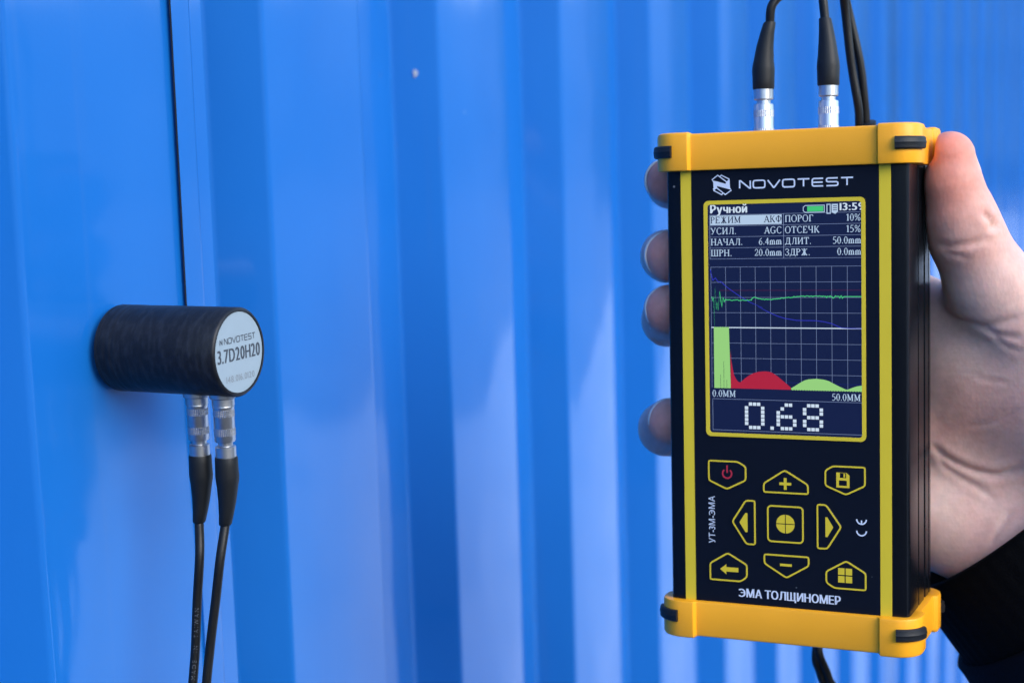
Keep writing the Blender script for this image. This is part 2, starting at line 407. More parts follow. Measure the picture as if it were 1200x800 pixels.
def ribbon(pts, w, closed=False):                # mitred flat stroke
    P = [np.array(p, float) for p in pts]; n = len(P); L = []; Rr = []
    for i in range(n):
        if closed: a, c = P[i - 1], P[(i + 1) % n]
        else: a = P[i - 1] if i else None; c = P[i + 1] if i < n - 1 else None
        d1 = None if a is None else (P[i] - a) / max(np.linalg.norm(P[i] - a), 1e-9)
        d2 = None if c is None else (c - P[i]) / max(np.linalg.norm(c - P[i]), 1e-9)
        if d1 is None: d1 = d2
        if d2 is None: d2 = d1
        n1 = np.array([-d1[1], d1[0]]); n2 = np.array([-d2[1], d2[0]]); mm = n1 + n2
        l = np.linalg.norm(mm); mm = n1 if l < 1e-6 else mm / l
        k = min(w / 2 / max(mm @ n1, .3), w * 1.2)
        L.append(P[i] + mm * k); Rr.append(P[i] - mm * k)
    V = L + Rr; F = []
    for i in range(n if closed else n - 1):
        j = (i + 1) % n; F.append((i, j, n + j, n + i))
    return V, F

class Print:                                     # flat print lying on a plane; every piece a hair above the one before
    def __init__(s, y, step=.004): s.y = y; s.step = step; s.mb = MB(); s.n = 0
    def add(s, VF, mi=0):
        V, F = VF; y = s.y - s.step * (s.n % 12); s.n += 1
        s.mb.add([(p[0], y, p[1]) for p in V], F, mi); return s
    def rect(s, x0, x1, z0, z1, mi=0): return s.add(([(x0, z0), (x1, z0), (x1, z1), (x0, z1)], [(0, 1, 2, 3)]), mi)
    def poly(s, P, mi=0): return s.add((P, [tuple(range(len(P)))]), mi)
    def line(s, P, w, mi=0, closed=False): return s.add(ribbon(P, w, closed), mi)
    def build(s, name, mats, parent): return s.mb.build(name, mats, parent)
def arc(cx, cy, r, a0, a1, n=8, ry=None):
    ry = r if ry is None else ry
    return [(cx + r * math.cos(RAD(a0 + (a1 - a0) * i / n)), cy + ry * math.sin(RAD(a0 + (a1 - a0) * i / n))) for i in range(n + 1)]

# a serif stroke alphabet for the display: (width, strokes); 'v' thick, 'h' thin, 's' serif at (x, y)
SER = {
 'Р': (.72, ['v .18 0 .18 1', 'h .1 .97 .4 .97 .56 .9 .6 .74 .56 .58 .4 .5 .2 .5', 'v .57 .86 .61 .74 .57 .62'], [(.18, 0), (.14, 1)]),
 'Е': (.78, ['v .2 0 .2 1', 'h .1 .97 .64 .97 .66 .8', 'h .2 .5 .46 .5 .46 .6', 'h .1 .03 .66 .03 .7 .22', 'h .46 .5 .46 .4'], [(.18, 0)]),
 'Ж': (1.1, ['v .55 0 .55 1', 'h .12 .95 .3 .9 .48 .52', 'v .5 .5 .3 .1 .14 .03', 'h .98 .95 .8 .9 .62 .52', 'v .6 .5 .8 .1 .96 .03'], [(.55, 0), (.55, 1)]),
 'И': (.95, ['v .2 0 .2 1', 'v .75 0 .75 1', 'h .24 .12 .71 .88'], [(.2, 0), (.2, 1), (.75, 0), (.75, 1)]),
 'М': (1.08, ['h .2 0 .2 1', 'v .2 .98 .52 .1', 'h .54 .1 .86 .98', 'v .86 0 .86 1'], [(.2, 0), (.15, 1), (.86, 0), (.9, 1)]),
 'А': (.9, ['h .12 0 .44 1', 'v .46 .98 .78 0', 'h .24 .35 .64 .35'], [(.12, 0), (.78, 0)]),
 'К': (.9, ['v .2 0 .2 1', 'h .22 .5 .4 .55 .62 .92 .78 .96', 'v .4 .52 .68 .08 .82 .03'], [(.2, 0), (.2, 1)]),
 'Ф': (.98, ['v .48 0 .48 1', 'h .48 .85 .26 .82 .13 .66 .13 .4 .26 .22 .48 .18 .7 .22 .83 .4 .83 .66 .7 .82 .48 .85', 'v .14 .7 .12 .52 .14 .36', 'v .82 .7 .84 .52 .82 .36'], [(.48, 0), (.48, 1)]),
 'П': (.95, ['v .2 0 .2 1', 'v .75 0 .75 1', 'h .1 .96 .85 .96'], [(.2, 0), (.75, 0)]),
 'О': (.95, ['h .47 1 .26 .93 .13 .72 .11 .5 .13 .28 .26 .07 .47 0 .68 .07 .81 .28 .83 .5 .81 .72 .68 .93 .47 1', 'v .15 .72 .12 .5 .15 .28', 'v .79 .72 .82 .5 .79 .28'], []),
 'Г': (.74, ['v .2 0 .2 1', 'h .1 .97 .62 .97 .65 .76'], [(.2, 0)]),
 'У': (.88, ['v .14 .97 .46 .36', 'h .74 .97 .46 .3 .34 .05 .18 .06'], [(.14, .98), (.74, .98)]),
 'С': (.86, ['h .72 .78 .72 .92 .5 1 .28 .93 .14 .7 .14 .3 .28 .07 .5 0 .68 .07 .76 .22', 'v .16 .72 .13 .5 .16 .28'], []),
 'Л': (.92, ['v .72 0 .72 1', 'h .3 .96 .82 .96', 'h .38 .96 .34 .4 .26 .08 .12 .06'], [(.72, 0)]),
 'G': (.98, ['h .76 .78 .76 .92 .5 1 .28 .93 .14 .7 .14 .3 .28 .07 .5 0 .76 .1', 'v .16 .72 .13 .5 .16 .28', 'v .76 .06 .76 .42', 'h .58 .43 .9 .43'], []),
 'Т': (.84, ['v .42 0 .42 1', 'h .08 .78 .1 .97 .74 .97 .76 .78'], [(.42, 0)]),
 'Ч': (.88, ['v .68 0 .68 1', 'h .2 .96 .2 .6 .3 .45 .5 .44 .66 .5', 'v .19 .98 .2 .62'], [(.68, 0), (.68, 1), (.2, 1)]),
 'Н': (.95, ['v .2 0 .2 1', 'v .75 0 .75 1', 'h .2 .5 .75 .5'], [(.2, 0), (.2, 1), (.75, 0), (.75, 1)]),
 'Д': (.94, ['v .7 .05 .7 1', 'h .28 .96 .8 .96', 'h .36 .96 .32 .4 .2 .05', 'h .06 -.16 .08 .04 .86 .04 .88 -.16'], []),
 'Ш': (1.25, ['v .2 0 .2 1', 'v .62 0 .62 1', 'v 1.04 0 1.04 1', 'h .1 .04 1.14 .04'], [(.2, 1), (.62, 1), (1.04, 1)]),
 'З': (.7, ['h .12 .78 .16 .94 .34 1 .52 .93 .54 .74 .46 .56 .28 .52', 'h .3 .51 .5 .46 .58 .26 .5 .06 .3 0 .1 .08 .08 .22', 'v .55 .84 .55 .68', 'v .57 .38 .58 .18'], []),
 '0': (.66, ['h .33 1 .18 .9 .11 .5 .18 .1 .33 0 .48 .1 .55 .5 .48 .9 .33 1', 'v .13 .7 .11 .5 .13 .3', 'v .53 .7 .55 .5 .53 .3'], []),
 '1': (.6, ['v .34 0 .34 1', 'h .14 .86 .34 .97'], [(.34, 0)]),
 '2': (.66, ['h .1 .74 .18 .94 .34 1 .5 .9 .52 .7 .4 .44 .1 .06 .52 .06 .58 .22'], []),
 '4': (.66, ['v .42 0 .42 1', 'h .42 .98 .07 .32 .6 .32'], []),
 '5': (.66, ['h .54 .98 .2 .98 .13 .58 .36 .6 .52 .46 .54 .28 .44 .08 .24 0 .08 .07', 'v .53 .46 .54 .22'], []),
 '6': (.66, ['h .52 .98 .3 .84 .14 .52 .12 .28 .2 .06 .34 0 .48 .07 .55 .28 .48 .5 .34 .56 .17 .48', 'v .15 .52 .12 .3 .15 .16'], []),
 '.': (.34, ['v .12 .07 .22 .07'], []), ' ': (.4, [], []),
 '%': (1.05, ['h .18 0 .82 1', 'h .28 .98 .14 .9 .12 .74 .2 .56 .34 .56 .42 .7 .4 .9 .28 .98', 'h .72 .44 .6 .36 .58 .2 .64 .02 .8 .02 .88 .16 .86 .36 .72 .44'], []),
 'm': (.98, ['v .17 0 .17 .64', 'v .48 0 .48 .52', 'v .79 0 .79 .52', 'h .18 .5 .32 .66 .44 .64 .48 .5', 'h .5 .5 .63 .66 .75 .64 .79 .5'], [(.17, 0), (.48, 0), (.79, 0)]),
}
SER['A'] = SER['А']; SER['C'] = SER['С']; SER['M'] = SER['М']
def serif(pr, txt, x, z, h, mi=0, right=None, sx=1.0):
    wd = sum(SER[c][0] for c in txt) * h * sx
    if right is not None: x = right - wd
    for c in txt:
        w, st, se = SER[c]
        for s in st:
            q = s.split(); v = [float(k) for k in q[1:]]
            P = [(x + v[i] * h * sx, z + v[i + 1] * h) for i in range(0, len(v), 2)]
            pr.line(P, h * (.155 if q[0] == 'v' else .085), mi)
        for (sx_, sz) in se:
            pr.line([(x + (sx_ - .14) * h * sx, z + (sz * .93 + .035) * h), (x + (sx_ + .14) * h * sx, z + (sz * .93 + .035) * h)], h * .075, mi)
        x += w * h * sx
# wide techno capitals of the maker's mark
def wide_word(pr, x0, x1, z0, z1, mi=0, wt=.15):
    gl = {'N': (1.3, [[(0, 0), (0, 1), (.12, 1), (1.12, 0), (1.22, 0), (1.22, 1)]]),
          'O': (1.42, [[(.22, 1), (.06, .94), (0, .78), (0, .22), (.06, .06), (.22, 0), (1.1, 0), (1.26, .06), (1.32, .22), (1.32, .78), (1.26, .94), (1.1, 1), (.22, 1)]]),
          'V': (1.4, [[(-.03, 1), (.62, 0), (.70, 0), (1.35, 1)]]),
          'T': (1.36, [[(0, 1), (1.3, 1)], [(.65, .93), (.65, 0)]]),
          'E': (1.3, [[(1.2, 1), (.2, 1), (.05, .94), (0, .8), (0, .2), (.05, .06), (.2, 0), (1.2, 0)], [(.07, .5), (1.14, .5)]]),
          'S': (1.34, [[(1.24, 1), (.18, 1), (.04, .93), (0, .76), (.04, .58), (.18, .52), (1.08, .5), (1.22, .43), (1.26, .26), (1.22, .07), (1.08, 0), (0, 0)]])}
    word = 'NOVOTEST'; tot = sum(gl[c][0] + .26 for c in word) - .26; h = z1 - z0; k = (x1 - x0) / tot; x = x0
    for c in word:
        for st in gl[c][1]: pr.line([(x + a * k, z0 + b * h) for a, b in st], h * wt, mi)
        x += (gl[c][0] + .26) * k
def wide_logo(pr, cx, cz, s, mi=0, simple=False):            # hexagonal N emblem, s = half height
    T = lambda P: [(cx + a * s, cz + b * s) for a, b in P]
    if simple:
        pr.poly(T([(-.8, -.9), (-.45, -.9), (-.45, .9), (-.8, .9)]), mi); pr.poly(T([(.45, -.9), (.8, -.9), (.8, .9), (.45, .9)]), mi); pr.poly(T([(-.45, .9), (-.45, .3), (.45, -.9), (.45, -.3)]), mi); return
    Q = lambda P: T([((x - 425) / 285, (400 - y) / 285) for x, y in P])
    pr.poly(Q([(150, 255), (185, 275), (300, 302), (545, 375), (570, 318), (645, 250), (662, 300), (672, 480), (715, 555), (650, 527), (300, 428), (300, 490), (240, 525), (200, 560), (190, 330)]), mi)
    pr.line(Q([(150, 255), (320, 130), (575, 322)]), s * .1, mi); pr.line(Q([(385, 168), (425, 132), (645, 245), (655, 320)]), s * .1, mi)
    pr.line(Q([(715, 555), (535, 672), (298, 488)]), s * .1, mi); pr.line(Q([(465, 636), (430, 672), (205, 552), (195, 490)]), s * .1, mi)

# ------------------------------------------------------------------ the thickness gauge
def rot(a, b, c):
    Z = np.array([[math.cos(a), -math.sin(a), 0], [math.sin(a), math.cos(a), 0], [0, 0, 1]])
    X = np.array([[1, 0, 0], [0, math.cos(b), -math.sin(b)], [0, math.sin(b), math.cos(b)]])
    Y = np.array([[math.cos(c), 0, math.sin(c)], [0, 1, 0], [-math.sin(c), 0, math.cos(c)]])
    return Z @ X @ Y
DF = Frame(rot(-.435, -.057, -.017), (82.847, 463.606, -79.756))     # x right, y into the picture, z up; mm; front face at y = 0
gauge = empty('thickness_gauge', DF, 'black and yellow handheld gauge with a lit screen, gripped upright in the hand', 'gauge')
DEP = 40.0
def rrect(x0, x1, y0, y1, r, n=6):
    P = []
    for cx, cy, a in ((x1 - r, y0 + r, -90), (x1 - r, y1 - r, 0), (x0 + r, y1 - r, 90), (x0 + r, y0 + r, 180)):
        P += [(cx + r * math.cos(RAD(a + 90 * i / n)), cy + r * math.sin(RAD(a + 90 * i / n))) for i in range(n + 1)]
    return P
# extruded housing: rounded shoulders, shallow grooves down each side
prof = []
side = [(37.5, 3.0), (37.5, 15.0), (36.4, 15.3), (36.4, 16.4), (37.5, 16.7), (37.5, 25), (36.0, 25.4), (36.0, 27.4), (37.5, 27.8), (37.5, 33), (36.7, 33.3), (36.7, 34.2), (37.5, 34.5), (37.5, DEP - 3), (36.7, DEP - .8), (34.0, DEP)]
front = [(28.95, .9), (28.95, .35), (32.6, .35), (35.9, .4), (36.7, .7), (37.2, 1.4)]
right = front + side
prof = right + [(-x, y) for x, y in right[::-1]]
body_rows = [[(x, y, z) for x, y in prof] for z in (-69, -40, 0, 40, 69)]
V, F = loft(body_rows, cap0=True, cap1=True)
mesh('housing', V, F, M_BODY, gauge, smooth=True, sharp=28)
mb = MB()
pv = rrect(-28.9, 28.9, -69.0, 69.0, .3, 2)
mb.add([(x, 0., z) for x, z in pv] + [(x, .9, z) for x, z in pv], [tuple(range(len(pv)))] + [(i, (i + 1) % len(pv), len(pv) + (i + 1) % len(pv), len(pv) + i) for i in range(len(pv))])
panel = mb.build('front_panel', M_PANEL, gauge)
for sx in (-1, 1):
    mb = MB(); a, b = sorted((sx * 29.0, sx * 32.4)); mb.box(a, b, .06, .5, -69, 69); mb.build('yellow_stripe', M_YSTRIPE, gauge)

# yellow end caps: a rail between four bulging corner blocks
def cap(sign):
    hx, y0, y1 = 39.6, -1.6, DEP + 1.2
    r = 6.2
    base = []
    # walk round the outline with the angle, more points near the block edges
    outline = []
    def seg(p, q, n):
        for i in range(n): outline.append((p[0] + (q[0] - p[0]) * i / n, p[1] + (q[1] - p[1]) * i / n))
    def corner(cx, cy, a0):
        for i in range(10): outline.append((cx + r * math.cos(RAD(a0 + 9 * i)), cy + r * math.sin(RAD(a0 + 9 * i))))
    def run(p, q, cuts):
        pts = [0] + cuts; d = (q[0] - p[0], q[1] - p[1]); L = math.hypot(*d)
        for c in pts: outline.append((p[0] + d[0] * c / L, p[1] + d[1] * c / L))
    LX = 2 * (hx - r); LY = (y1 - y0) - 2 * r
    ec, es = 4.1, 4.5
    run((-hx + r, y0), (hx - r, y0), [ec - .9, ec, es + .4, es + 1.3, LX / 2, LX - es - 1.3, LX - es - .4, LX - ec, LX - ec + .9])
    corner(hx - r, y0 + r, -90)
    run((hx, y0 + r), (hx, y1 - r), [ec - .9, ec, es + .4, es + 1.3, LY / 2, LY - es - 1.3, LY - es - .4, LY - ec, LY - ec + .9])
    corner(hx - r, y1 - r, 0)
    run((hx - r, y1), (-hx + r, y1), [ec - .9, ec, es + .4, es + 1.3, LX / 2, LX - es - 1.3, LX - es - .4, LX - ec, LX - ec + .9])
    corner(-hx + r, y1 - r, 90)
    run((-hx, y1 - r), (-hx, y0 + r), [ec - .9, ec, es + .4, es + 1.3, LY / 2, LY - es - 1.3, LY - es - .4, LY - ec, LY - ec + .9])
    corner(-hx + r, y0 + r, 180)
    O = np.array(outline); n = len(O)
    tn = np.roll(O, -1, 0) - np.roll(O, 1, 0); tn /= np.linalg.norm(tn, axis=1)[:, None]
    nr = np.stack([tn[:, 1], -tn[:, 0]], 1)
    # bulge: 1 on the corner blocks
    def blk(p):
        ax = abs(p[0]) - (hx - r - es); cy = (y0 + y1) / 2; ay = abs(p[1] - cy) - ((y1 - y0) / 2 - r - es)
        onx = abs(abs(p[1] - cy) - (y1 - y0) / 2) < .01
        ony = abs(abs(p[0]) - hx) < .01
        if onx and not ony: v = ax
        elif ony and not onx: v = ay
        else: v = 9
        return max(0., min(1., v / .9 + .5))
    bl = np.array([blk(p) for p in O])
    def row(off, zb, blkoff=1.35, zextra=.55, dirz=1):
        return [(O[i, 0] + nr[i, 0] * (off + blkoff * bl[i]), O[i, 1] + nr[i, 1] * (off + blkoff * bl[i]), zb + dirz * zextra * bl[i]) for i in range(n)]
    z_in, z_out = 67.6, 79.0
    rows = [row(-3.1, z_in + 6.2, 0, 0), row(-3.1, z_in + .4, 0, 0), row(-2.6, z_in, .2, .0), row(-.7, z_in, 1.2, -.0), row(-.2, z_in + .15, 1.35, 0), row(0, z_in + .75, 1.35, 0),
            row(0, z_out - 1.1, 1.35, .5), row(-.3, z_out - .35, 1.3, .5), row(-1.0, z_out, 1.2, .5), row(-2.6, z_out, 1.0, .5), row(-3.4, z_out - .15, .4, .1), row(-9, z_out - .2, 0, 0)]
    rows = [[(x, y, sign * z) for x, y, z in rw] for rw in rows]
    V, F = loft(rows, cap1=True, cap0=True)
    o = mesh('end_cap', V, F, M_YCAP, gauge, smooth=True, sharp=38)
    # rubber pads wrapped on the blocks
    for qx in (-1, 1):
        for qy in (0, 1):
            idx = []
            path = []
            Lp = 5.6
            cx, cyy = qx * (hx - r), (y0 + r if qy == 0 else y1 - r)
            pth = [(cx - qx * .2, (y0 if qy == 0 else y1), 0)]
            pts = []
            sy = -1 if qy == 0 else 1
            for k in range(13):
                a = 6 + 76.0 * k / 12
                pts.append((cx + qx * r * math.sin(RAD(a)), cyy + sy * r * math.cos(RAD(a)), qx * math.sin(RAD(a)), sy * math.cos(RAD(a))))
            zc = 73.6 if sign > 0 else -72.4
            hh = 1.85
            sect = [(.6, -hh), (2.1, -hh), (2.55, -hh + .45), (2.6, -hh * .2), (2.75, 0.1), (2.6, hh * .3), (2.5, hh - .4), (2.1, hh), (.6, hh)]
            rws = [[(p[0] + p[2] * s, p[1] + p[3] * s, zc + z) for s, z in sect] for p in pts]
            for e, sgn in ((0, 1), (-1, -1)):
                pass
            V, F = loft(rws, cap0=True, cap1=True)
            mesh('corner_pad', V, F, M_RUB, gauge, smooth=True, sharp=35)
    return o
top_cap = cap(1); bottom_cap = cap(-1)
SOCK = [(-10.9, 19.0), (9.7, 19.0)]
for x, y in SOCK:
    V, F = lathe([(0, 78.6), (4.2, 78.6), (4.2, 79.6), (3.9, 80.0), (3.2, 80.0), (0, 80.0)], 32, origin=(x, y, 0)); mesh('socket', V, F, M_CHROME, gauge, smooth=True, sharp=30)

# yellow bezel, screen and everything the screen shows
def frame_ring(outer, inner, yf, yb, name, mat, parent):
    n = len(outer); V = [(x, yf, z) for x, z in outer] + [(x, yf, z) for x, z in inner] + [(x, yb, z) for x, z in outer] + [(x, yb, z) for x, z in inner]; F = []
    for i in range(n):
        j = (i + 1) % n
        F += [(i, j, n + j, n + i), (i, 2 * n + i, 2 * n + j, j), (n + i, n + j, 3 * n + j, 3 * n + i)]
    return mesh(name, V, F, mat, parent)
frame_ring(rrect(-24.95, 24.95, -15.0, 58.2, 1.6, 5), rrect(-23.75, 23.75, -13.85, 57.0, .9, 5), -.30, .0, 'screen_bezel', M_YSTRIPE, gauge)
mb = MB(); mb.box(-23.9, 23.9, -.06, -.02, -14.0, 57.2)
screen = mb.build('screen', screen_mat('display_navy', (9, 19, 58), (.006, .008, .014)), gauge)
E_TXT = screen_mat('display_pale', (176, 200, 228)); E_DIM = screen_mat('display_grid', (122, 140, 176)); E_GRN = screen_mat('display_green', (66, 196, 118))
E_LIME = screen_mat('display_lime', (148, 206, 122)); E_RED = screen_mat('display_red', (172, 30, 56)); E_BLU = screen_mat('display_blue', (46, 52, 190)); E_DK = screen_mat('display_dark', (14, 24, 60))
E_RDL = screen_mat('display_dim_red', (84, 24, 60)); E_WHT = screen_mat('display_white', (205, 222, 240)); E_BLD = screen_mat('display_dim_blue', (24, 34, 120))
XR = 23.72                                       # the picture runs under the bezel on the right
# heading row
p = Print(-.10); bold_text(p, 'Ручной', -22.9, -11.1, 53.6, 56.95, .13); p.build('screen_heading', [E_WHT], screen)
p = Print(-.10)
p.line([(6.9, 56.0), (12.7, 56.0), (12.7, 53.95), (6.9, 53.95), (6.3, 54.4), (6.3, 55.5)], .22, 0, True)
p.rect(7.5, 12.4, 54.2, 55.75, 1)
p.line([(13.5, 56.2), (14.5, 56.2), (14.5, 53.5), (13.5, 53.5)], .28, 0, True)
p.poly([(14.9, 56.3), (16.8, 56.3), (16.8, 54.0), (16.0, 53.3), (14.9, 53.8)], 0)
for zz in (55.7, 55.1, 54.5): p.rect(15.3, 16.5, zz - .1, zz + .1, 2)
p.build('battery_symbol', [E_TXT, E_GRN, E_DK], screen)
p = Print(-.10); bold_text(p, '13:59', 17.3, 24.6, 54.3, 56.5, .1); p.build('screen_clock', [E_WHT], screen)
# table
p = Print(-.085, .001)
for k in range(5): p.rect(-23.1, XR, 53.75 - 3.38 * k - .055, 53.75 - 3.38 * k + .055)
p.rect(-23.15, -23.02, 40.2, 53.8); p.rect(.12, .28, 40.2, 53.8)
p.build('table_grid', [E_DIM], screen)
p = Print(-.095); p.rect(-22.95, -.35, 50.65, 53.55); p.build('table_highlight', [E_TXT], screen)
p = Print(-.11, .002)
rowsT = [('РЕЖИМ', 'АКФ', 'ПОРОГ', '10%'), ('УСИЛ.', 'AGC', 'ОТСЕЧК', '15%'), ('НАЧАЛ.', '6.4mm', 'ДЛИТ.', '50.0mm'), ('ШРН.', '20.0mm', 'ЗДРЖ.', '0.0mm')]
for k, (a, b, c, d) in enumerate(rowsT):
    zb = 51.2 - 3.38 * k; mi = 1 if k == 0 else 0
    serif(p, a, -22.9, zb, 2.02, mi, sx=1.05); serif(p, b, 0, zb, 2.02, mi, right=-.3, sx=1.0)
    serif(p, c, .55, zb, 2.02, 0, sx=1.02); serif(p, d, 0, zb, 2.02, 0, right=23.75, sx=1.0)
p.build('table_text', [E_TXT, E_DK], screen)
# graph
p = Print(-.08, .0008)
for k in range(10): p.rect(-22.9 + 4.71 * k - .055, -22.9 + 4.71 * k + .055, .2, 37.75)
for k in range(8):
    if k != 4: z = 37.7 - 4.7 * k; p.rect(-22.95, XR, z - .05, z + .05)
p.build('graph_grid', [E_DIM], screen)
p = Print(-.098); p.rect(-22.95, XR, 18.85, 19.15); p.build('graph_middle_line', [E_WHT], screen)
def pxz(P): return [((x - 920.0) * .2648, (456.6 - y) * .2608) for x, y in P]
c2 = lambda P: [(800 + x / 4.615, 190 + y / 4.615) for x, y in P]
c3 = lambda P: [(800 + x / 4.446, 350 + y / 4.446) for x, y in P]
p = Print(-.101); p.line([(-20, 30.5), (XR, 30.5)], .14, 0); p.build('threshold_line', [E_RDL], screen)
p = Print(-.104); pts = pxz(c2([(152, 575), (158, 605), (165, 635), (180, 622), (192, 640), (200, 645), (210, 642), (240, 670), (310, 720), (370, 755), (440, 785)]) + c3([(400, 40), (460, 70), (500, 88), (540, 100), (600, 110), (700, 111), (740, 116), (780, 125), (830, 147), (870, 149), (935, 150)]))
p.line(pts, .2); p.line([(0.5, .9 + 1.4), (XR, 2.1)], .1, 1); p.build('decay_curve', [E_BLU, E_BLD], screen)
p = Print(-.107)
g = [(834.5, 347), (835.5, 352), (836.6, 348), (837.3, 382), (838.4, 336), (839.6, 362), (840.6, 354), (842, 363), (844, 341), (845.4, 352), (846.5, 359), (848, 348.5), (849.5, 353), (851, 350.2)]
rr = random.Random(4)
for x in range(852, 1011, 1):
    base = 351.2 if x < 882 else (351.2 - (x - 882) * 1.6 if x < 885 else (347.5 + (x - 885) * .27 if x < 896 else (350.4 if x < 906 else (350.4 - (x - 906) * .115 if x < 938 else (346.7 if x < 972 else (347.6 if x < 990 else 347.0))))))
    j = .55 if x < 906 else (.5 if x < 970 else (1.5 if x < 989 else .05))
    g.append((x, base + rr.uniform(-j, j)))
p.line(pxz(g), .25); p.build('signal_curve', [E_GRN], screen)
p = Print(-.110)
p.poly(pxz([(836.3, 456.2), (836.4, 383.2), (854.7, 383.2), (856.3, 456.2)]), 0)
for x, y in ((844, 440), (848, 424), (851.5, 446)): p.rect(*[(x - 920.0) * .2648 + q for q in (-.04, .06)], .1, (456.6 - y) * .2608, 1)
p.build('echo_block', [E_LIME, E_DK], screen)
p = Print(-.112); red = c3([(250, 270), (254, 320), (262, 370), (268, 400), (280, 424), (290, 436), (300, 440), (315, 428), (330, 415), (350, 401), (370, 390), (400, 381), (435, 378), (462, 381), (480, 390), (500, 403), (520, 420), (545, 440), (568, 460)])
top = pxz(red); mbq = [(x, .12) for x, z in top]
V = top + mbq; n = len(top); p.add((V, [(i, i + 1, n + i + 1, n + i) for i in range(n - 1)])); p.build('echo_hump', [E_RED], screen)
p = Print(-.112); gr = c3([(570, 463), (585, 455), (620, 432), (640, 421), (660, 415), (700, 411), (740, 415), (765, 422), (790, 435), (820, 450), (850, 463), (860, 464), (880, 455), (905, 446), (937, 440)])
top = [(x, z) for x, z in pxz(gr)]; V = top + [(x, .02) for x, z in top]; n = len(top); p.add((V, [(i, i + 1, n + i + 1, n + i) for i in range(n - 1)])); p.build('echo_hump', [E_LIME], screen)
p = Print(-.12)
for k in range(58): p.rect(-22.7 + .8 * k, -22.7 + .8 * k + .36, -.02, .16)
p.build('graph_ticks', [E_DK], screen)
p = Print(-.10); serif(p, '0.0MM', -22.9, -2.55, 2.0, 0, sx=1.0); p.build('scale_text', [E_TXT], screen)
p = Print(-.10); serif(p, '50.0MM', 14.6, -2.75, 2.0, 0, sx=.98); p.build('scale_text', [E_TXT], screen)
p = Print(-.09); p.line([(XR, -3.25), (-22.75, -3.25), (-22.75, -13.0), (XR, -13.0)], .12); p.build('reading_frame', [E_DIM], screen)
DOT = {'0': ['.###.', '#...#', '#...#', '#...#', '#...#', '#...#', '.###.'], '6': ['..##.', '.#...', '#....', '####.', '#...#', '#...#', '.###.'], '8': ['.###.', '#...#', '#...#', '.###.', '#...#', '#...#', '.###.'], '.': ['', '', '', '', '', '', '#']}
p = Print(-.105, 0)
for ch, x0 in (('0', -12.45), ('.', -4.4), ('6', -2.45), ('8', 5.75)):
    for r_, line in enumerate(DOT[ch]):
        for c_, q in enumerate(line):
            if q == '#': x = x0 + 1.28 * c_; z = -4.1 - 1.21 * r_; p.rect(x, x + 1.06, z - 1.0, z)
p.build('reading_digits', [E_WHT], screen)

# maker's mark and captions on the panel
p = Print(-.03, .003); wide_logo(p, -19.2, 63.0, 3.15); p.build('emblem', [M_PRINT], panel)
p = Print(-.03, .003); wide_word(p, -13.4, 21.5, 61.75, 64.0, wt=.2); p.build('maker_name', [M_PRINT], panel)
p = Print(-.03, .003); bold_text(p, 'ЭМА ТОЛЩИНОМЕР', -15.0, 17.0, -65.9, -62.6, .12); p.build('caption', [M_PRINT], panel)
p = Print(-.03, .003); V, F = fit_text('УТ-3М-ЭМА', 0, 14.9, 0, 2.1, .0); V = [(-22.45 - q[1], -48.9 + q[0]) for q in V]; p.add((V, F)); p.build('model_caption', [M_PRINT], panel)
p = Print(-.03, .003)   # conformity mark, turned on its side
p.line([(q[0], q[1]) for q in arc(23.4, -42.1, 1.45, 180, 360, 12)][::1], .42)
p.line(arc(23.4, -38.6, 1.45, 180, 360, 12), .42); p.line([(23.4, -40.0), (23.4, -38.9)], .42)
p.build('conformity_mark', [M_PRINT], panel)

# keys
KEYS = {
 'power_button': [(-24.6, -22.4), (-14.8, -22.4), (-12.0, -24.0), (-12.0, -28.7), (-18.4, -31.9), (-24.6, -29.2)],
 'plus_button': [(0, -24.3), (7.5, -28.7), (7.6, -32.1), (-7.0, -32.1), (-7.0, -28.9)],
 'save_button': [(14.7, -22.4), (24.9, -22.4), (24.9, -28.6), (18.8, -31.7), (12.2, -29.0), (12.2, -24.0)],
 'left_button': [(-12.6, -34.4), (-9.2, -34.4), (-9.2, -48.8), (-12.5, -48.8), (-17.2, -41.6)],
 'center_button': rrect(-5.8, 5.9, -47.4, -35.6, 1.5, 4),
 'right_button': [(12.9, -34.4), (17.7, -41.3), (13.2, -48.6), (9.7, -48.6), (9.7, -34.4)],
 'back_button': [(-18.4, -51.3), (-11.9, -54.9), (-11.9, -59.1), (-14.2, -60.8), (-24.5, -60.8), (-24.5, -55.1)],
 'minus_button': [(-7.0, -50.9), (7.6, -50.9), (7.6, -54.2), (.3, -58.6), (-7.0, -54.3)],
 'menu_button': [(18.8, -51.2), (25.0, -54.8), (25.0, -60.5), (15.0, -60.5), (12.3, -58.8), (12.3, -55.0)]}
def round_poly(P, r=.8):
    out = []
    n = len(P)
    for i in range(n):
        b = np.array(P[i], float); a = np.array(P[i - 1], float); c = np.array(P[(i + 1) % n], float)
        u = (a - b) / np.linalg.norm(a - b); w = (c - b) / np.linalg.norm(c - b); k = min(r, .4 * np.linalg.norm(a - b), .4 * np.linalg.norm(c - b))
        for t in (0, .5, 1): out.append(tuple((1 - t) ** 2 * (b + u * k) + 2 * t * (1 - t) * b + t * t * (b + w * k)))
    return out
M_KEY = pmat('key_film', (.004, .006, .0115), .38, spec=.12)
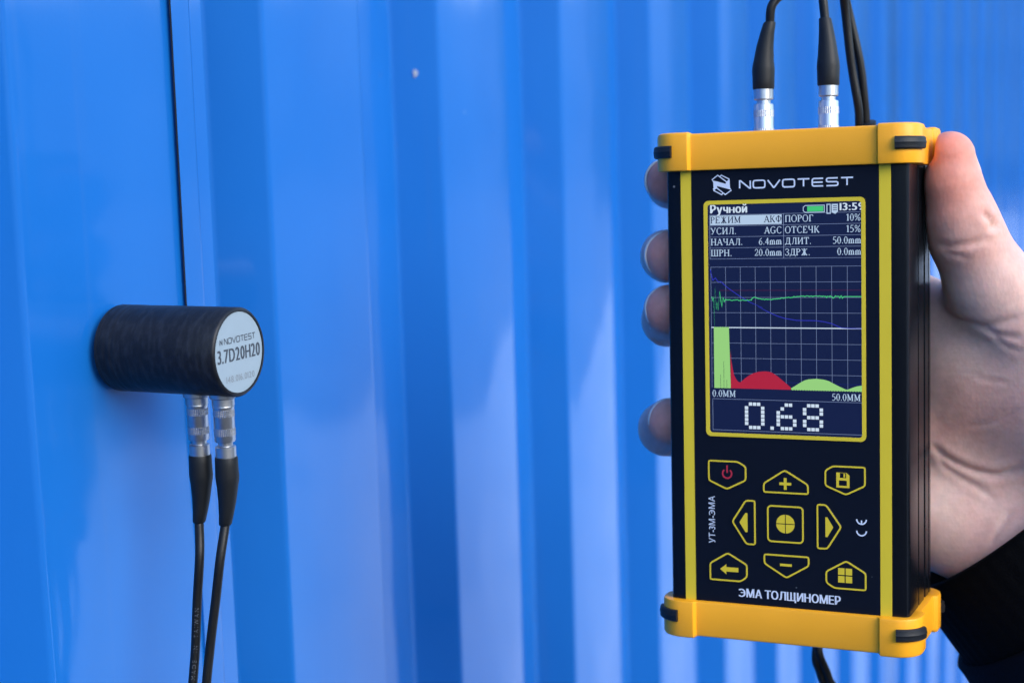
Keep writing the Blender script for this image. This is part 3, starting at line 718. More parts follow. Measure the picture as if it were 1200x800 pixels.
for nm, P in KEYS.items():
    P = round_poly(P, .9) if nm != 'center_button' else P
    c = np.mean(np.array(P), 0)
    area = sum(P[i][0] * P[(i + 1) % len(P)][1] - P[(i + 1) % len(P)][0] * P[i][1] for i in range(len(P)))
    if area < 0: P = P[::-1]
    A = np.array(P); n = len(P)
    tn = np.roll(A, -1, 0) - np.roll(A, 1, 0); tn /= np.linalg.norm(tn, axis=1)[:, None]; nr = np.stack([tn[:, 1], -tn[:, 0]], 1)
    ins = lambda d: A - nr * d
    rows = [[(x, .05, z) for x, z in A], [(x, -.12, z) for x, z in A], [(x, -.28, z) for x, z in ins(.15)], [(x, -.30, z) for x, z in ins(.9)]]
    V, F = loft(rows, cap1=True)
    key = mesh(nm, V, F, M_KEY, gauge, smooth=True, sharp=25)
    frame_ring([tuple(q) for q in ins(.12)], [tuple(q) for q in ins(.62)], -.33, -.24, 'key_outline', M_YSTRIPE, key)
    p = Print(-.315, .003); cx, cz = c
    mat = M_YSTRIPE
    if nm == 'power_button':
        mat = M_RED; p.line([(q[0], q[1]) for q in arc(-18.3, -26.6, 1.45, 130, 410, 16)], .5); p.line([(-18.3, -24.0), (-18.3, -26.4)], .5)
    elif nm == 'plus_button': p.rect(-1.7, 2.0, -29.35, -28.5); p.rect(-.3, .6, -30.75, -27.1)
    elif nm == 'minus_button': p.rect(-1.7, 2.0, -54.6, -53.8)
    elif nm == 'save_button':
        p.poly([(15.9, -24.6), (19.0, -24.6), (19.9, -25.4), (19.9, -29.2), (15.9, -29.2)]); p.rect(16.7, 19.1, -28.6, -27.0, 1); p.rect(17.0, 18.9, -26.2, -24.7, 1); p.rect(18.1, 18.6, -26.0, -24.85, 0)
    elif nm == 'left_button': p.poly([(-14.5, -41.7), (-12.6, -38.7), (-11.9, -38.7), (-11.9, -44.7), (-12.6, -44.7)])
    elif nm == 'right_button': p.poly([(14.9, -41.5), (13.1, -38.5), (12.5, -38.5), (12.5, -44.6), (13.1, -44.6)])
    elif nm == 'center_button':
        for q in range(4):
            ox, oz = .13 * (1 if q in (0, 3) else -1), .13 * (1 if q < 2 else -1)
            p.poly([(ox + .1, -41.4 + oz)] + arc(.1 + ox, -41.4 + oz, 2.75, q * 90, q * 90 + 90, 8))
    elif nm == 'back_button': p.poly([(-20.9, -56.9), (-18.9, -55.3), (-18.9, -56.2), (-15.0, -56.2), (-15.0, -57.6), (-18.9, -57.6), (-18.9, -58.5)])
    elif nm == 'menu_button':
        for ax in (16.3, 18.6):
            for az in (-55.8, -58.2): p.rect(ax, ax + 1.95, az - 0.1, az + 1.95)
    p.build('key_symbol', [mat, M_KEY], key)

# ------------------------------------------------------------------ the probe on the wall
PF = Frame(np.stack([WD, -WN, [0, 0, 1]], 1), BASE)        # -y along the probe's axis, out of the wall
probe = empty('ultrasonic_probe', PF, 'short black cylindrical probe held flat to the blue wall, white round label on its end', 'probe')
RP = 13.2
prof = [(0, 0.4), (RP - .9, .4), (RP - .5, 1.0)]
rg = random.Random(2)
h = 1.0
while h < 23:                                               # turned wear rings near the foot
    w = rg.uniform(.35, 1.1); k = max(.15, 1 - h / 23)
    prof += [(RP - rg.uniform(.0, .14) * k, h), (RP - rg.uniform(0, .12) * k, h + w * .7)]
    h += w
prof += [(RP, 24), (RP, PLEN - .7), (RP - .5, PLEN - .05), (RP - 1.1, PLEN), (RP - 1.15, PLEN - .35), (0, PLEN - .35)]
def worn(mt):
    t = mt.node_tree; b = t.nodes['Principled BSDF']; L = t.links.new
    tc = t.nodes.new('ShaderNodeTexCoord'); mp = t.nodes.new('ShaderNodeMapping'); mp.inputs['Scale'].default_value = (260, 620, 260); L(tc.outputs['Object'], mp.inputs['Vector'])
    nz = t.nodes.new('ShaderNodeTexNoise'); nz.inputs['Scale'].default_value = 1.; nz.inputs['Detail'].default_value = 6; L(mp.outputs[0], nz.inputs['Vector'])
    rp = t.nodes.new('ShaderNodeValToRGB'); rp.color_ramp.elements[0].position = .45; rp.color_ramp.elements[1].position = .75
    rp.color_ramp.elements[0].color = (.0045, .0055, .0085, 1); rp.color_ramp.elements[1].color = (.013, .016, .023, 1)
    L(nz.outputs['Fac'], rp.inputs[0]); L(rp.outputs[0], b.inputs['Base Color'])
    bp = t.nodes.new('ShaderNodeBump'); bp.inputs['Distance'].default_value = .0003; bp.inputs['Strength'].default_value = .5; L(nz.outputs['Fac'], bp.inputs['Height']); L(bp.outputs[0], b.inputs['Normal'])
    return mt
M_PROBE = worn(pmat('worn_black_plastic', (.012, .013, .015), .45, spec=.3))
V, F = lathe(prof, 72, axis=(0, -1, 0)); mesh('probe_body', V, F, M_PROBE, probe, smooth=True, sharp=50)
yl = -(PLEN - .3)
P = Print(yl, 0); P.poly(arc(0, 0, RP - 1.3, 0, 360 * 63 / 64, 63)); plab = P.build('end_label', [M_PLABEL], probe)
p = Print(yl - .05, .003)
wide_logo(p, -8.6, 3.9, .85, 0, True); wide_word(p, -7.0, 8.6, 3.15, 4.75, 0, wt=.17); p.build('maker_name', [M_INK], plab)
p = Print(yl - .05, .003); bold_text(p, '3.7D20H20', -10.7, 10.7, -2.3, 1.7, .16); p.build('model_text', [M_INK], plab)
p = Print(yl - .05, .003); p.add(fit_text('148.016.0120', -6.9, 7.2, -8.3, -6.4)); p.build('serial_text', [M_INKF], plab)
PLUGY = [-(PLEN - 16.4), -(PLEN - 6.9)]
for y in PLUGY:
    V, F = lathe([(0, -12.0), (4.0, -12.0), (4.0, -13.7), (3.7, -14.0), (3.35, -14.1), (3.35, -16.1), (0, -16.1)], 32, origin=(0, y, 0)); mesh('socket', V, F, M_CHROME, probe, smooth=True, sharp=30)

# ------------------------------------------------------------------ the two probe cables
def nrmz(v): v = np.array(v, float); return v / np.linalg.norm(v)
def plug(root, rf, o, ax, lean=None):
    """metal plug and rubber boot; o = foot, ax = direction away from the socket (world mm); returns the cable's start"""
    o = np.array(o, float); ax = nrmz(ax)
    V, F = lathe([(0, 0), (3.1, 0), (3.2, .2), (3.2, .7), (3.1, 1.0), (3.1, 10.6), (2.9, 11.0), (2.25, 11.1), (2.2, 12.2), (2.75, 12.3), (3.05, 12.5), (3.05, 15.6), (2.8, 16.0), (0, 16.0)], 40, ax, o)
    pl = mesh('plug', [rf(v) for v in V], F, M_CHROME, root, smooth=True, sharp=30)
    for h0, h1 in ((1.3, 3.4), (6.9, 9.1)):
        V, F = lathe([(3.0, h0), (3.2, h0 + .05), (3.2, (h0 + h1) / 2 - .08), (3.1, (h0 + h1) / 2), (3.2, (h0 + h1) / 2 + .08), (3.2, h1 - .05), (3.0, h1)], 72, ax, o, gear=(h0, h1, .14))
        mesh('knurled_ring', [rf(v) for v in V], F, M_KNURL, pl)
    end_dir = ax if lean is None else nrmz(ax + np.array(lean))
    path = []; rr = []
    for h, r in ((15.6, 0.5), (15.6, 3.25), (16.0, 3.4), (18.5, 3.45), (21.5, 3.55), (22.8, 3.45), (24.5, 3.2), (29, 2.7), (33, 2.25), (36, 1.95), (36.4, 1.75), (36.4, 1.5)):
        t = max(0, (h - 21) / 15.4); off = (end_dir - ax * (end_dir @ ax)) * 7.5 * t * t
        path.append(o + ax * h + off); rr.append(r)
    tnx = nrmz(path[-3] - path[-5])
    rows = []; u = nrmz(np.cross(ax, [.3, .9, .2])); w = np.cross(ax, u)
    for pth, r in zip(path, rr): rows.append([pth + (u * math.cos(2 * math.pi * k / 28) + w * math.sin(2 * math.pi * k / 28)) * r for k in range(28)])
    V, F = loft(rows, cap0=True, cap1=True)
    mesh('boot', [rf(v) for v in V], F, M_BOOT, root, smooth=True, sharp=40)
    return path[-1], tnx
RW = 1.42
def wire_mesh(root, rf, pts):
    path = crspline(pts, 14); V, F = tube(path, RW, 14)
    mesh('wire', [rf(v) for v in V], F, M_WIRE, root, smooth=True, sharp=60); return path
WU = np.array([0, 0, 1.]); G = 'twin coaxial cables joining the gauge to the probe'
cab_specs = [
 ('thin black cable in the inner socket of the probe, faint printing on its jacket', 0, 0),
 ('thin black cable in the socket nearest the labelled end of the probe', 1, 1)]
for label, kp, kg in cab_specs:
    foot = PF.world((0, PLUGY[kp], -16.0))
    cf = Frame(np.eye(3), foot)
    root = empty('coaxial_cable', cf, label, 'cable', G)
    rf = lambda v, foot=foot: np.asarray(v) - foot
    s0, t0 = plug(root, rf, foot, -WU, np.array([-.2, .02, 0]))
    x, y = SOCK[kg]; gfoot = DF.world((x, y, 77.4)); gax = DF.M[:, 2]
    lean = DF.M @ np.array([.3, .02, 0]) if kg == 0 else DF.M @ np.array([-.14, .05, 0])
    s1, t1 = plug(root, rf, gfoot, gax, lean)
    D = DF.world
    dz = s0[2]
    if kp == 0: lower = [s0 + (0, 0, 3), s0, at_depth(234, 650, 461), at_depth(231, 705, 462), at_depth(229, 760, 463), at_depth(225, 820, 463), at_depth(225, 900, 466), at_depth(262, 1020, 475)]
    else: lower = [s0 + (0, 0, 3), s0, at_depth(258, 655, 458), at_depth(252.5, 705, 459), at_depth(246, 760, 460), at_depth(241, 820, 461), at_depth(243, 890, 466), at_depth(275, 1005, 477)]
    e = 1.55 * (1 if kp else -1)
    mid = [at_depth(420 + 3 * kp, 1110 - 12 * kp, 490), at_depth(640, 1140 - 14 * kp, 505), at_depth(860, 1060 - 8 * kp, 510), D((2.5 + e, 60, -125)), D((-1.8 + e * .8, 58, -106)), D((-3.9 + e * .3, 56, -95 + e)), D((-2 + e * .2, 72 + 2 * e, -78)), D((8 + e * .6, 86 + e * .6, -40)), D((16 + e * .6, 88 + e * .6, 0)), D((17 + e * .5, 80 + e * .5, 45)), D((12.6 + e * .6, 60 + e * .8, 76)), D((12.2 + e * .5, 56 + e, 88)), D((10.6 + e * .75, 54 + e * .9, 103))]
    if kg == 0: loop = [D((8.0, 50, 121)), D((8.0, 44, 128)), D((4.2, 33, 129.5)), D((-1.5, 24, 125.5)), s1 + t1 * 6, s1, s1 - t1 * 3]
    else: loop = [D((8.3, 53, 121)), D((6.8, 46, 134)), D((6.0, 34, 140)), D((6.6, 23, 131)), s1 + t1 * 8, s1, s1 - t1 * 3]
    path = wire_mesh(root, rf, lower + mid + loop)
    if kp == 0:
        # clamping sleeve where the two cables come together behind the gauge
        c0 = np.array(D((13.4, 57.5, 83.5))); c1 = np.array(D((13.6, 62, 72))); V, F = tube([c0 + (c0 - c1) * .01, c0, (c0 + c1) / 2, c1], [2.6, 3.1, 3.1, 3.1], 20)
        mesh('heat_shrink_sleeve', [rf(v) for v in V], F, M_BOOT, root, smooth=True, sharp=40)
        # small print along the visible run of the jacket
        seg = [q for q in path]; acc = [0.]
        for a, b in zip(seg[:-1], seg[1:]): acc.append(acc[-1] + np.linalg.norm(b - a))
        V, F = text_mesh('CABLE  MADE  IN  TAIWAN', 1.75, 0, spacing=1.5)
        V = np.array(V); V[:, 1] -= V[:, 1].mean(); total = V[:, 0].max(); s_start = acc[28] + 47
        out = []
        for x, yv in V:
            s = s_start - x; i = max(1, min(len(acc) - 1, int(np.searchsorted(acc, s)))); t = (s - acc[i - 1]) / (acc[i] - acc[i - 1])
            pc = seg[i - 1] + (seg[i] - seg[i - 1]) * t; tg = nrmz(seg[i] - seg[i - 1])
            n0 = nrmz(-pc - tg * (-pc @ tg)); sd_ = np.cross(tg, n0); a = yv / RW
            out.append(pc + (n0 * math.cos(a) + sd_ * math.sin(a)) * (RW + .04))
        mesh('jacket_print', [rf(v) for v in out], F, M_CABPRINT, root)

# ------------------------------------------------------------------ the hand (one continuous surface grown from a distance field) and its sleeve
def cone(P, a, b, ra, rb):
    a = np.array(a, np.float32); b = np.array(b, np.float32); ab = b - a
    t = np.clip(((P - a) @ ab) / (ab @ ab), 0, 1)
    d = P - a - t[..., None] * ab
    return np.sqrt((d * d).sum(-1)) - (ra + (rb - ra) * t)
def ell(P, c, r):
    q = (P - np.array(c, np.float32)) / np.array(r, np.float32); k = np.sqrt((q * q).sum(-1))
    return (k - 1) * min(r) * .5 + (k - 1) * .5 * float(np.mean(r)) * .6
def smin(a, b, k):
    h = np.clip(.5 + .5 * (b - a) / k, 0, 1); return b + (a - b) * h - k * h * (1 - h)
def smax(a, b, k): return -smin(-a, -b, k)
def chain(P, pts, k=2.5):
    d = None
    for (a, ra), (b, rb) in zip(pts[:-1], pts[1:]):
        q = cone(P, a, b, ra, rb); d = q if d is None else smin(d, q, k)
    return d
FING = {
 'index':  [((40, 57, 15.5), 11.5), ((-8, 53, 49), 9.3), ((-38, 50, 62), 8.4), ((-47.8, 37, 64.8), 8.0), ((-43.6, 20, 65.4), 7.4)],
 'middle': [((38, 57, 0), 11.5), ((-14, 53, 27), 9.6), ((-40, 50, 38), 8.8), ((-48.8, 34, 40.6), 8.4), ((-41.8, 15, 41.2), 8.1)],
 'ring':   [((30, 56, -14), 11), ((-18, 53, 5), 9.2), ((-40, 50, 15.2), 8.7), ((-48.8, 34, 19.0), 8.5), ((-41.8, 15, 23.4), 8.2)],
 'pinky':  [((14, 54, -34), 10), ((-22, 51.5, -27), 8.6), ((-40, 48, -22.5), 8.6), ((-50.0, 33, -18.0), 8.6), ((-42.5, 17, -13.4), 7.8)]}
THUMB = [((91, 59, -20), 14.5), ((66.5, 47, 15), 14.4), ((55.0, 39.5, 31), 13.3), ((48.9, 33, 46), 11.5), ((47.5, 30.5, 52), 10.5), ((45.6, 27.5, 62), 8.7), ((45.2, 26.4, 70.3), 7.6)]
def hand_sdf(P):
    palm = None
    for a, b, ra, rb in (((36, 56, 17), (100, 64, -38), 12, 14), ((37, 56, 2), (97, 66, -48), 12.5, 14), ((30, 56, -14), (92, 68, -58), 12.5, 14), ((15, 55, -33), (86, 68, -66), 11.5, 14)):
        q = cone(P, a, b, ra, rb); palm = q if palm is None else smin(palm, q, 9)
    palm = smin(palm, cone(P, (34, 58, -49), (72, 60, -60), 15.5, 18.5), 9)             # heel of the hand
    palm = smin(palm, cone(P, (90, 76, -58), (140, 88, -114), 22, 24), 14)         # wrist and forearm
    th = chain(P, THUMB, 2.5)
    th = smin(th, cone(P, (72, 58, 0), (90, 64, -22), 16, 15), 10)                  # ball of the thumb
    th = smin(th, cone(P, (50, 52, 10), (78, 53, 0), 10, 14), 8)                     # web
    palm = smin(palm, cone(P, (50, 55.5, -3), (72, 60.5, -14), 16, 17), 10)              # fleshy middle of the palm
    d = smin(palm, th, 14)
    f = None
    for pts in FING.values():
        q = chain(P, pts, 3); f = q if f is None else smin(f, q, 1.2)
    d = smin(d, f, 5)
    # flesh pressed against the housing and its cap
    def box(P, x, y0, y1, z0, z1, r):
        q = np.stack([np.abs(P[..., 0]) - x + r, np.abs(P[..., 1] - (y0 + y1) / 2) - (y1 - y0) / 2 + r, np.abs(P[..., 2] - (z0 + z1) / 2) - (z1 - z0) / 2 + r], -1)
        return np.sqrt((np.maximum(q, 0) ** 2).sum(-1)) + np.minimum(q.max(-1), 0) - r
    d = smax(d, -(box(P, 37.55, 1, 40.05, -75, 75, 2)), 1.5)
    d = smax(d, -(box(P, 41.3, -3, 42.9, 67.4, 81, 4)), 1.5)
    d = smax(d, -(box(P, 41.3, -3, 42.9, -81, -67.4, 4)), 1.5)
    return d
LO = np.array([-60., 2, -112]); HI = np.array([172., 106, 84]); VX = 1.0
N = ((HI - LO) / VX).astype(int)
gx = [LO[i] + VX * np.arange(N[i]) for i in range(3)]
D3 = np.empty(N, np.float32)
for i0 in range(0, N[0], 16):
    X, Y, Z = np.meshgrid(gx[0][i0:i0 + 16], gx[1], gx[2], indexing='ij')
    D3[i0:i0 + 16] = hand_sdf(np.stack([X, Y, Z], -1).astype(np.float32))
D3[:, :, 0] = np.maximum(D3[:, :, 0], .3); D3[-1] = np.maximum(D3[-1], .3); D3[:, -1] = np.maximum(D3[:, -1], .3)
def surface_nets(D):
    ins = D < 0
    n = np.array(D.shape)
    acc = np.zeros((*(n - 1), 3), np.float32); cnt = np.zeros(tuple(n - 1), np.int16)
    c = [(i, j, k) for i in (0, 1) for j in (0, 1) for k in (0, 1)]
    sl_ = lambda o: tuple(slice(o[a], n[a] - 1 + o[a]) for a in range(3))
    for ax in range(3):
        for o in c:
            if o[ax]: continue
            o2 = list(o); o2[ax] = 1
            a, b = D[sl_(o)], D[sl_(o2)]
            cr = (a < 0) != (b < 0)
            t = np.where(cr, a / np.where(cr, a - b, 1), 0)
            for q in range(3):
                acc[..., q] += np.where(cr, (t if q == ax else o[q]), 0)
            cnt += cr
    act = cnt > 0
    idx = -np.ones(tuple(n - 1), np.int64); ii = np.argwhere(act); idx[act] = np.arange(len(ii))
    V = LO + VX * (ii + acc[act] / cnt[act][:, None])
    F = []
    for ax in range(3):
        u, w = (ax + 1) % 3, (ax + 2) % 3
        s0 = [slice(1, n[a] - 1) for a in range(3)]; s0[ax] = slice(0, n[ax] - 1); s1 = list(s0); s1[ax] = slice(1, n[ax])
        a, b = ins[tuple(s0)], ins[tuple(s1)]
        e = np.argwhere(a != b); off = np.array([1, 1, 1]); off[ax] = 0; e = e + off
        flip = ins[tuple(e.T)]
        eu = np.zeros(3, int); eu[u] = 1; ew = np.zeros(3, int); ew[w] = 1
        q = [idx[tuple((e - eu - ew).T)], idx[tuple((e - ew).T)], idx[tuple(e.T)], idx[tuple((e - eu).T)]]
        Q = np.stack(q, 1); Q[~flip] = Q[~flip][:, ::-1]; F.append(Q)
    return V, np.concatenate(F)
HV, HF = surface_nets(D3)
# keep the one connected body, smooth it a little
def smooth(V, F, it, lam=.5):
    n = len(V)
    E = np.concatenate([F[:, [0, 1]], F[:, [1, 2]], F[:, [2, 3]], F[:, [3, 0]]]); E = np.concatenate([E, E[:, ::-1]])
    deg = np.bincount(E[:, 0], minlength=n).astype(float)
    for _ in range(it):
        s = np.stack([np.bincount(E[:, 0], V[E[:, 1], q], n) for q in range(3)], 1) / deg[:, None]; V = V + lam * (s - V)
    return V
HV = smooth(HV, HF, 4)
def grad(P, e=.4):
    g = np.stack([hand_sdf((P + e * np.eye(3)[q]).astype(np.float32)) - hand_sdf((P - e * np.eye(3)[q]).astype(np.float32)) for q in range(3)], -1)
    return g / np.maximum(np.linalg.norm(g, axis=-1, keepdims=True), 1e-6)
HN = grad(HV)
# creases: laid on the skin where the eye line through a picture point meets it
CAML = DF.local((0, 0, 0))
def skin_hit(px, py):
    dirw = DF.M.T @ ray(px, py); dirw = dirw / np.linalg.norm(dirw); t = 380.
    for _ in range(90):
        Pq = CAML + dirw * t; d_ = float(hand_sdf(Pq[None].astype(np.float32))[0])
        if d_ < .02: return Pq
        t += d_ * .8
        if t > 760: return None
    return CAML + dirw * t
CREASE = [
 (.95, 1.0, [(1094, 522), (1104, 532), (1118, 541), (1135, 549), (1152, 554), (1168, 556), (1182, 553), (1196, 547)]),
 (.5, .9, [(1098, 534), (1108, 546), (1122, 556), (1138, 566), (1152, 575), (1164, 583)]),
 (.6, 1.0, [(1098, 286), (1110, 289), (1124, 288), (1138, 286), (1150, 282), (1160, 278)]),
 (.4, .9, [(1104, 296), (1118, 299), (1132, 300)]),
 (.55, 1.2, [(1106, 366), (1122, 373), (1138, 379), (1152, 382), (1168, 380), (1184, 375), (1196, 370)]),
 (.4, .9, [(1150, 384), (1166, 390), (1182, 394), (1197, 396)]),
 (.28, .8, [(1160, 385), (1172, 400), (1184, 408), (1197, 412)]),
 (1.0, 1.0, [(1152, 250), (1158, 256), (1164, 262)]), (.9, .9, [(1156, 268), (1164, 266), (1170, 262)]),
 (.7, .8, [(1185, 600), (1176, 612), (1168, 624), (1160, 640)]),
 (.25, .8, [(1136, 500), (1156, 497), (1176, 489), (1195, 478)]), (.2, .7, [(1140, 440), (1160, 446), (1180, 448)]),
 (.8, .9, [(778, 404), (772, 402), (766, 397)]), (.9, .9, [(782, 527), (775, 531), (768, 530)]),
]
disp = np.zeros(len(HV))
for dep, wid, pts in CREASE:
    hits = [h for h in (skin_hit(*q) for q in pts) if h is not None]
    if len(hits) < 2: continue
    line = crspline(hits, 6); best = np.full(len(HV), 1e9)
    lo = np.min(line, 0) - 6; hi = np.max(line, 0) + 6; near = np.where(((HV > lo) & (HV < hi)).all(1))[0]
    m_ = len(line) - 1
    for i, (a, b) in enumerate(zip(line[:-1], line[1:])):
        a = np.array(a); b = np.array(b); ab = b - a
        if ab @ ab < 1e-9: continue
        t = np.clip(((HV[near] - a) @ ab) / (ab @ ab), 0, 1); dd = np.linalg.norm(HV[near] - a - t[:, None] * ab, axis=1)
        u = (i + t) / m_; taper = np.clip(np.minimum(u, 1 - u) * 6 + .25, 0, 1)
        v = -dep * taper * np.exp(-(dd / wid) ** 2) + dep * .35 * taper * np.exp(-((dd - 2.6 * wid) / (1.4 * wid)) ** 2)
        upd = dd < best[near]; disp_n = disp[near]
        cur = np.zeros(len(near)); cur[upd] = v[upd]
        if i == 0: store = np.zeros(len(near))
        store[upd] = v[upd]; best[near] = np.minimum(best[near], dd)
    disp[near] += store
# soft lumps of flesh
lump = np.array([mn.noise((p_[0] * .045, p_[1] * .045, p_[2] * .045)) * .7 + mn.noise((p_[0] * .13, p_[1] * .13, p_[2] * .13)) * .22 for p_ in HV])
inside_dev = (np.abs(HV[:, 0]) < 38.5) & (HV[:, 1] < 41.5)
HV = HV + HN * np.where(inside_dev, 0, disp + lump * .55)[:, None]

def skin_mat():
    mt = bpy.data.materials.new('skin'); mt.use_nodes = True; t = mt.node_tree; b = t.nodes['Principled BSDF']; L = t.links.new
    b.inputs['Roughness'].default_value = .48; b.inputs['Specular IOR Level'].default_value = .22
    b.inputs['Subsurface Weight'].default_value = .55; b.inputs['Subsurface Radius'].default_value = (1.0, .35, .18); b.inputs['Subsurface Scale'].default_value = .0022
    tc = t.nodes.new('ShaderNodeTexCoord')
    n1 = t.nodes.new('ShaderNodeTexNoise'); n1.inputs['Scale'].default_value = 55; n1.inputs['Detail'].default_value = 3; L(tc.outputs['Object'], n1.inputs['Vector'])
    n2 = t.nodes.new('ShaderNodeTexNoise'); n2.inputs['Scale'].default_value = 380; n2.inputs['Detail'].default_value = 5; L(tc.outputs['Object'], n2.inputs['Vector'])
    r1 = t.nodes.new('ShaderNodeValToRGB'); e = r1.color_ramp.elements; e[0].position = .32; e[1].position = .68
    e[0].color = (.66, .46, .39, 1); e[1].color = (.64, .385, .325, 1); L(n1.outputs['Fac'], r1.inputs[0])
    at = t.nodes.new('ShaderNodeAttribute'); at.attribute_name = 'flush'
    mx = t.nodes.new('ShaderNodeMix'); mx.data_type = 'RGBA'; L(at.outputs['Fac'], mx.inputs['Factor']); L(r1.outputs[0], mx.inputs['A']); mx.inputs['B'].default_value = (.64, .215, .145, 1)
    m2 = t.nodes.new('ShaderNodeMix'); m2.data_type = 'RGBA'; m2.blend_type = 'MULTIPLY'; m2.inputs['Factor'].default_value = .35
    r2 = t.nodes.new('ShaderNodeMapRange'); r2.inputs['From Min'].default_value = .3; r2.inputs['From Max'].default_value = .7; r2.inputs['To Min'].default_value = .72; r2.inputs['To Max'].default_value = 1.12; L(n2.outputs['Fac'], r2.inputs['Value'])
    L(mx.outputs['Result'], m2.inputs['A']); L(r2.outputs[0], m2.inputs['B']); L(m2.outputs['Result'], b.inputs['Base Color'])
    vo = t.nodes.new('ShaderNodeTexVoronoi'); vo.inputs['Scale'].default_value = 900; mp = t.nodes.new('ShaderNodeMapping'); mp.inputs['Scale'].default_value = (1, 1, .55); L(tc.outputs['Object'], mp.inputs['Vector']); L(mp.outputs[0], vo.inputs['Vector'])
    bp = t.nodes.new('ShaderNodeBump'); bp.inputs['Distance'].default_value = .00025; bp.inputs['Strength'].default_value = .2; L(vo.outputs['Distance'], bp.inputs['Height'])
    wv = t.nodes.new('ShaderNodeTexNoise'); wv.inputs['Scale'].default_value = 1; wv.inputs['Detail'].default_value = 4
    mp2 = t.nodes.new('ShaderNodeMapping'); mp2.inputs['Rotation'].default_value = (0, .35, 0); mp2.inputs['Scale'].default_value = (70, 70, 520); L(tc.outputs['Object'], mp2.inputs['Vector']); L(mp2.outputs[0], wv.inputs['Vector'])
    b2 = t.nodes.new('ShaderNodeBump'); b2.inputs['Distance'].default_value = .0005; b2.inputs['Strength'].default_value = .13; L(wv.outputs['Fac'], b2.inputs['Height']); L(bp.outputs[0], b2.inputs['Normal']); L(b2.outputs[0], b.inputs['Normal'])
    return mt
M_SKIN = skin_mat()
person = mesh('person', HV, HF, M_SKIN, None, smooth=True)
person.matrix_world = DF.mat()
tag(person, 'person in a dark sleeve, bare hand wrapped round the gauge from behind, thumb up', 'person')
fl = np.zeros(len(HV))
for c_, r_, w_ in [((-46, 16, 65), 14, .9), ((-45, 12, 41), 14, .8), ((-45, 12, 20), 14, .9), ((-46, 16, -16), 14, .8), ((44, 20, 62), 16, .8), ((45, 22, 72), 13, .95), ((47, 26, 48), 14, .45), ((48, 22, 60), 16, .6), ((60, 34, -50), 16, .25), ((46, 40, -10), 16, .3)]:
    fl = np.maximum(fl, w_ * np.exp(-(np.linalg.norm(HV - np.array(c_, float), axis=1) / r_) ** 2))
a_ = person.data.attributes.new('flush', 'FLOAT', 'POINT'); a_.data.foreach_set('value', fl.astype(np.float32))

# finger nails lie on the surface of the last joint
M_NAIL = pmat('fingernail', (.74, .37, .28), .6, spec=.12, coat=0, var=.06, vscale=300)
M_NTIP = pmat('fingernail_edge', (.66, .58, .50), .3)
def nail(a, b, r, dorsal, ln, half, pts):
    own = lambda P: chain(P, pts, 3)
    a = np.array(a, float); b = np.array(b, float); ax = nrmz(b - a); o = nrmz(np.array(dorsal, float) - ax * (np.array(dorsal, float) @ ax)); sd_ = np.cross(ax, o)
    L_ = np.linalg.norm(b - a); NU, NW = 14, 11; G_ = []
    for i in range(NU + 1):
        u = i / NU; h_ = L_ + r * .62 - ln + ln * u
        wdt = half * (1 - .55 * max(0, (.25 - u) / .25) ** 2 - .5 * max(0, (u - .8) / .2) ** 2.2)
        rowp = []
        for j in range(NW + 1):
            an = (j / NW * 2 - 1) * wdt
            base = a + ax * h_; dr = o * math.cos(an) + sd_ * math.sin(an)
            over = max(0, h_ - L_); start = base - ax * over * .35
            t = r * 1.7
            for _ in range(40):
                d_ = float(own((start + dr * t)[None].astype(np.float32))[0]); t -= d_ * .8
                if abs(d_) < .01: break
            lift = .2 * (1 - (abs(an) / half) ** 4 * .9) + .35 * max(0, u - .8)
            rowp.append(start + dr * (t + lift))
        G_.append(rowp)
    V, F = loft(G_, closed=False); n = NW + 1
    mi = [0 if (k // NW) < NU - 2 else 1 for k in range(len(F))]
    V2 = [np.array(v) - (o * .5) for v in V]; nb = len(V); F2 = list(F) + [tuple(i + nb for i in f[::-1]) for f in F]
    mi = mi + mi
    rim = [(0 * n + j, 0 * n + j + 1) for j in range(NW)] + [(NU * n + j, NU * n + j + 1) for j in range(NW)] + [(i * n, (i + 1) * n) for i in range(NU)] + [(i * n + NW, (i + 1) * n + NW) for i in range(NU)]
    F2 += [(p_, q_, q_ + nb, p_ + nb) for p_, q_ in rim]; mi += [1] * len(rim)
    mesh('fingernail', V + V2, F2, [M_NAIL, M_NTIP], person, smooth=True, mi=mi, sharp=50)
for nm, ds, ln, hf in (('index', (-1, .1, .25), 11, .85), ('middle', (-1, -.3, .30), 13, 1.05), ('ring', (-1, -.3, .36), 13, 1.05), ('pinky', (-.62, -.5, .72), 11, .95)):
    q = FING[nm]; nail(q[3][0], q[4][0], q[4][1], ds, ln, hf, q)
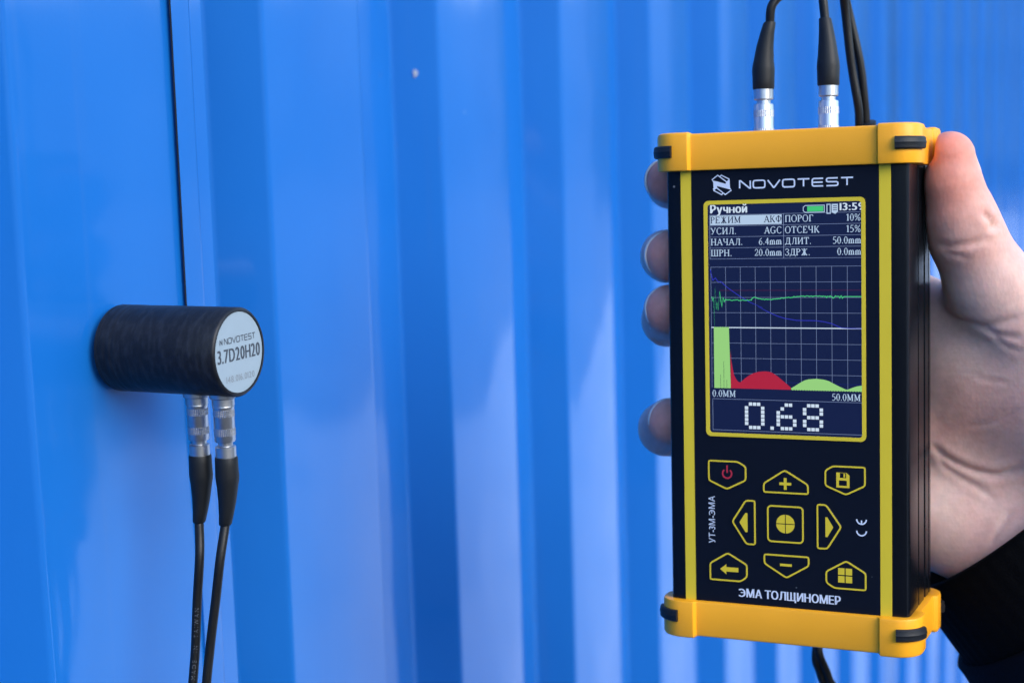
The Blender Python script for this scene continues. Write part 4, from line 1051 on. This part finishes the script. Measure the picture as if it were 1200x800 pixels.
nail(THUMB[5][0], THUMB[6][0], THUMB[6][1], (.4, .9, .0), 13, .85, THUMB)

# jacket sleeve with a knitted cuff
AXS = nrmz((.66, .16, -.74)); CC = np.array([64.0, 74., -39.5])
UA = nrmz(np.cross(AXS, (0, 1, 0))); UB = np.cross(AXS, UA)
if UA[2] < 0: UA = -UA
def sleeve_rows(hs, base_a, base_b, wr, seed, n=96, grow=.08):
    rows = []
    for h in hs:
        row = []
        for k in range(n):
            a = 2 * math.pi * k / n
            w = wr * (mn.noise((math.cos(a) * 1.3 + seed, math.sin(a) * 1.3, h * .05)) + .5 * mn.noise((math.cos(a) * 2.6, math.sin(a) * 2.6 + seed, h * .11)))
            row.append(CC + AXS * h + UA * (base_a + grow * h + w) * math.cos(a) + UB * (base_b + grow * h + w) * math.sin(a))
        rows.append(row)
    return rows
M_JACKET = pmat('navy_jacket_cloth', (.0022, .003, .006), .85, spec=.1, bump=.5, bscale=900, var=.25, vscale=500)
M_CUFF = pmat('black_knit', (.0018, .002, .0025), .95, spec=.08, bump=.6, bscale=1500)
def scale_rows(rows, k):
    return [[np.array(p_) + (np.mean(rw, 0) - np.array(p_)) * k for p_ in rw] for rw in rows]
out = sleeve_rows(np.linspace(30, 190, 40), 57, 45, 3.2, 3.)
inn = scale_rows(out[::-1], .05)
lead = scale_rows([out[0]], .035)
V, F = loft(inn + lead + out); 
slv = mesh('jacket_sleeve', V, F, M_JACKET, person, smooth=True)
co = []
for h in np.linspace(0, 34, 60):
    row = []
    for k in range(240):
        a = 2 * math.pi * k / 240; rib = .14 * math.cos(a * 60) * min(1, h / 1.5)
        w = 1.4 * (mn.noise((math.cos(a) * 1.1 + 9, math.sin(a) * 1.1, h * .04))) - (1.2 if h < 1 else 0) - .02 * abs(h - 14)
        row.append(CC + AXS * h + UA * (54.5 + .05 * h + w + rib) * math.cos(a) + UB * (41.8 + .05 * h + w + rib) * math.sin(a))
    co.append(row)
ci = scale_rows(co[::-1], .06)
V, F = loft(ci + co)
cuff = mesh('cuff', V, F, M_CUFF, slv, smooth=True)
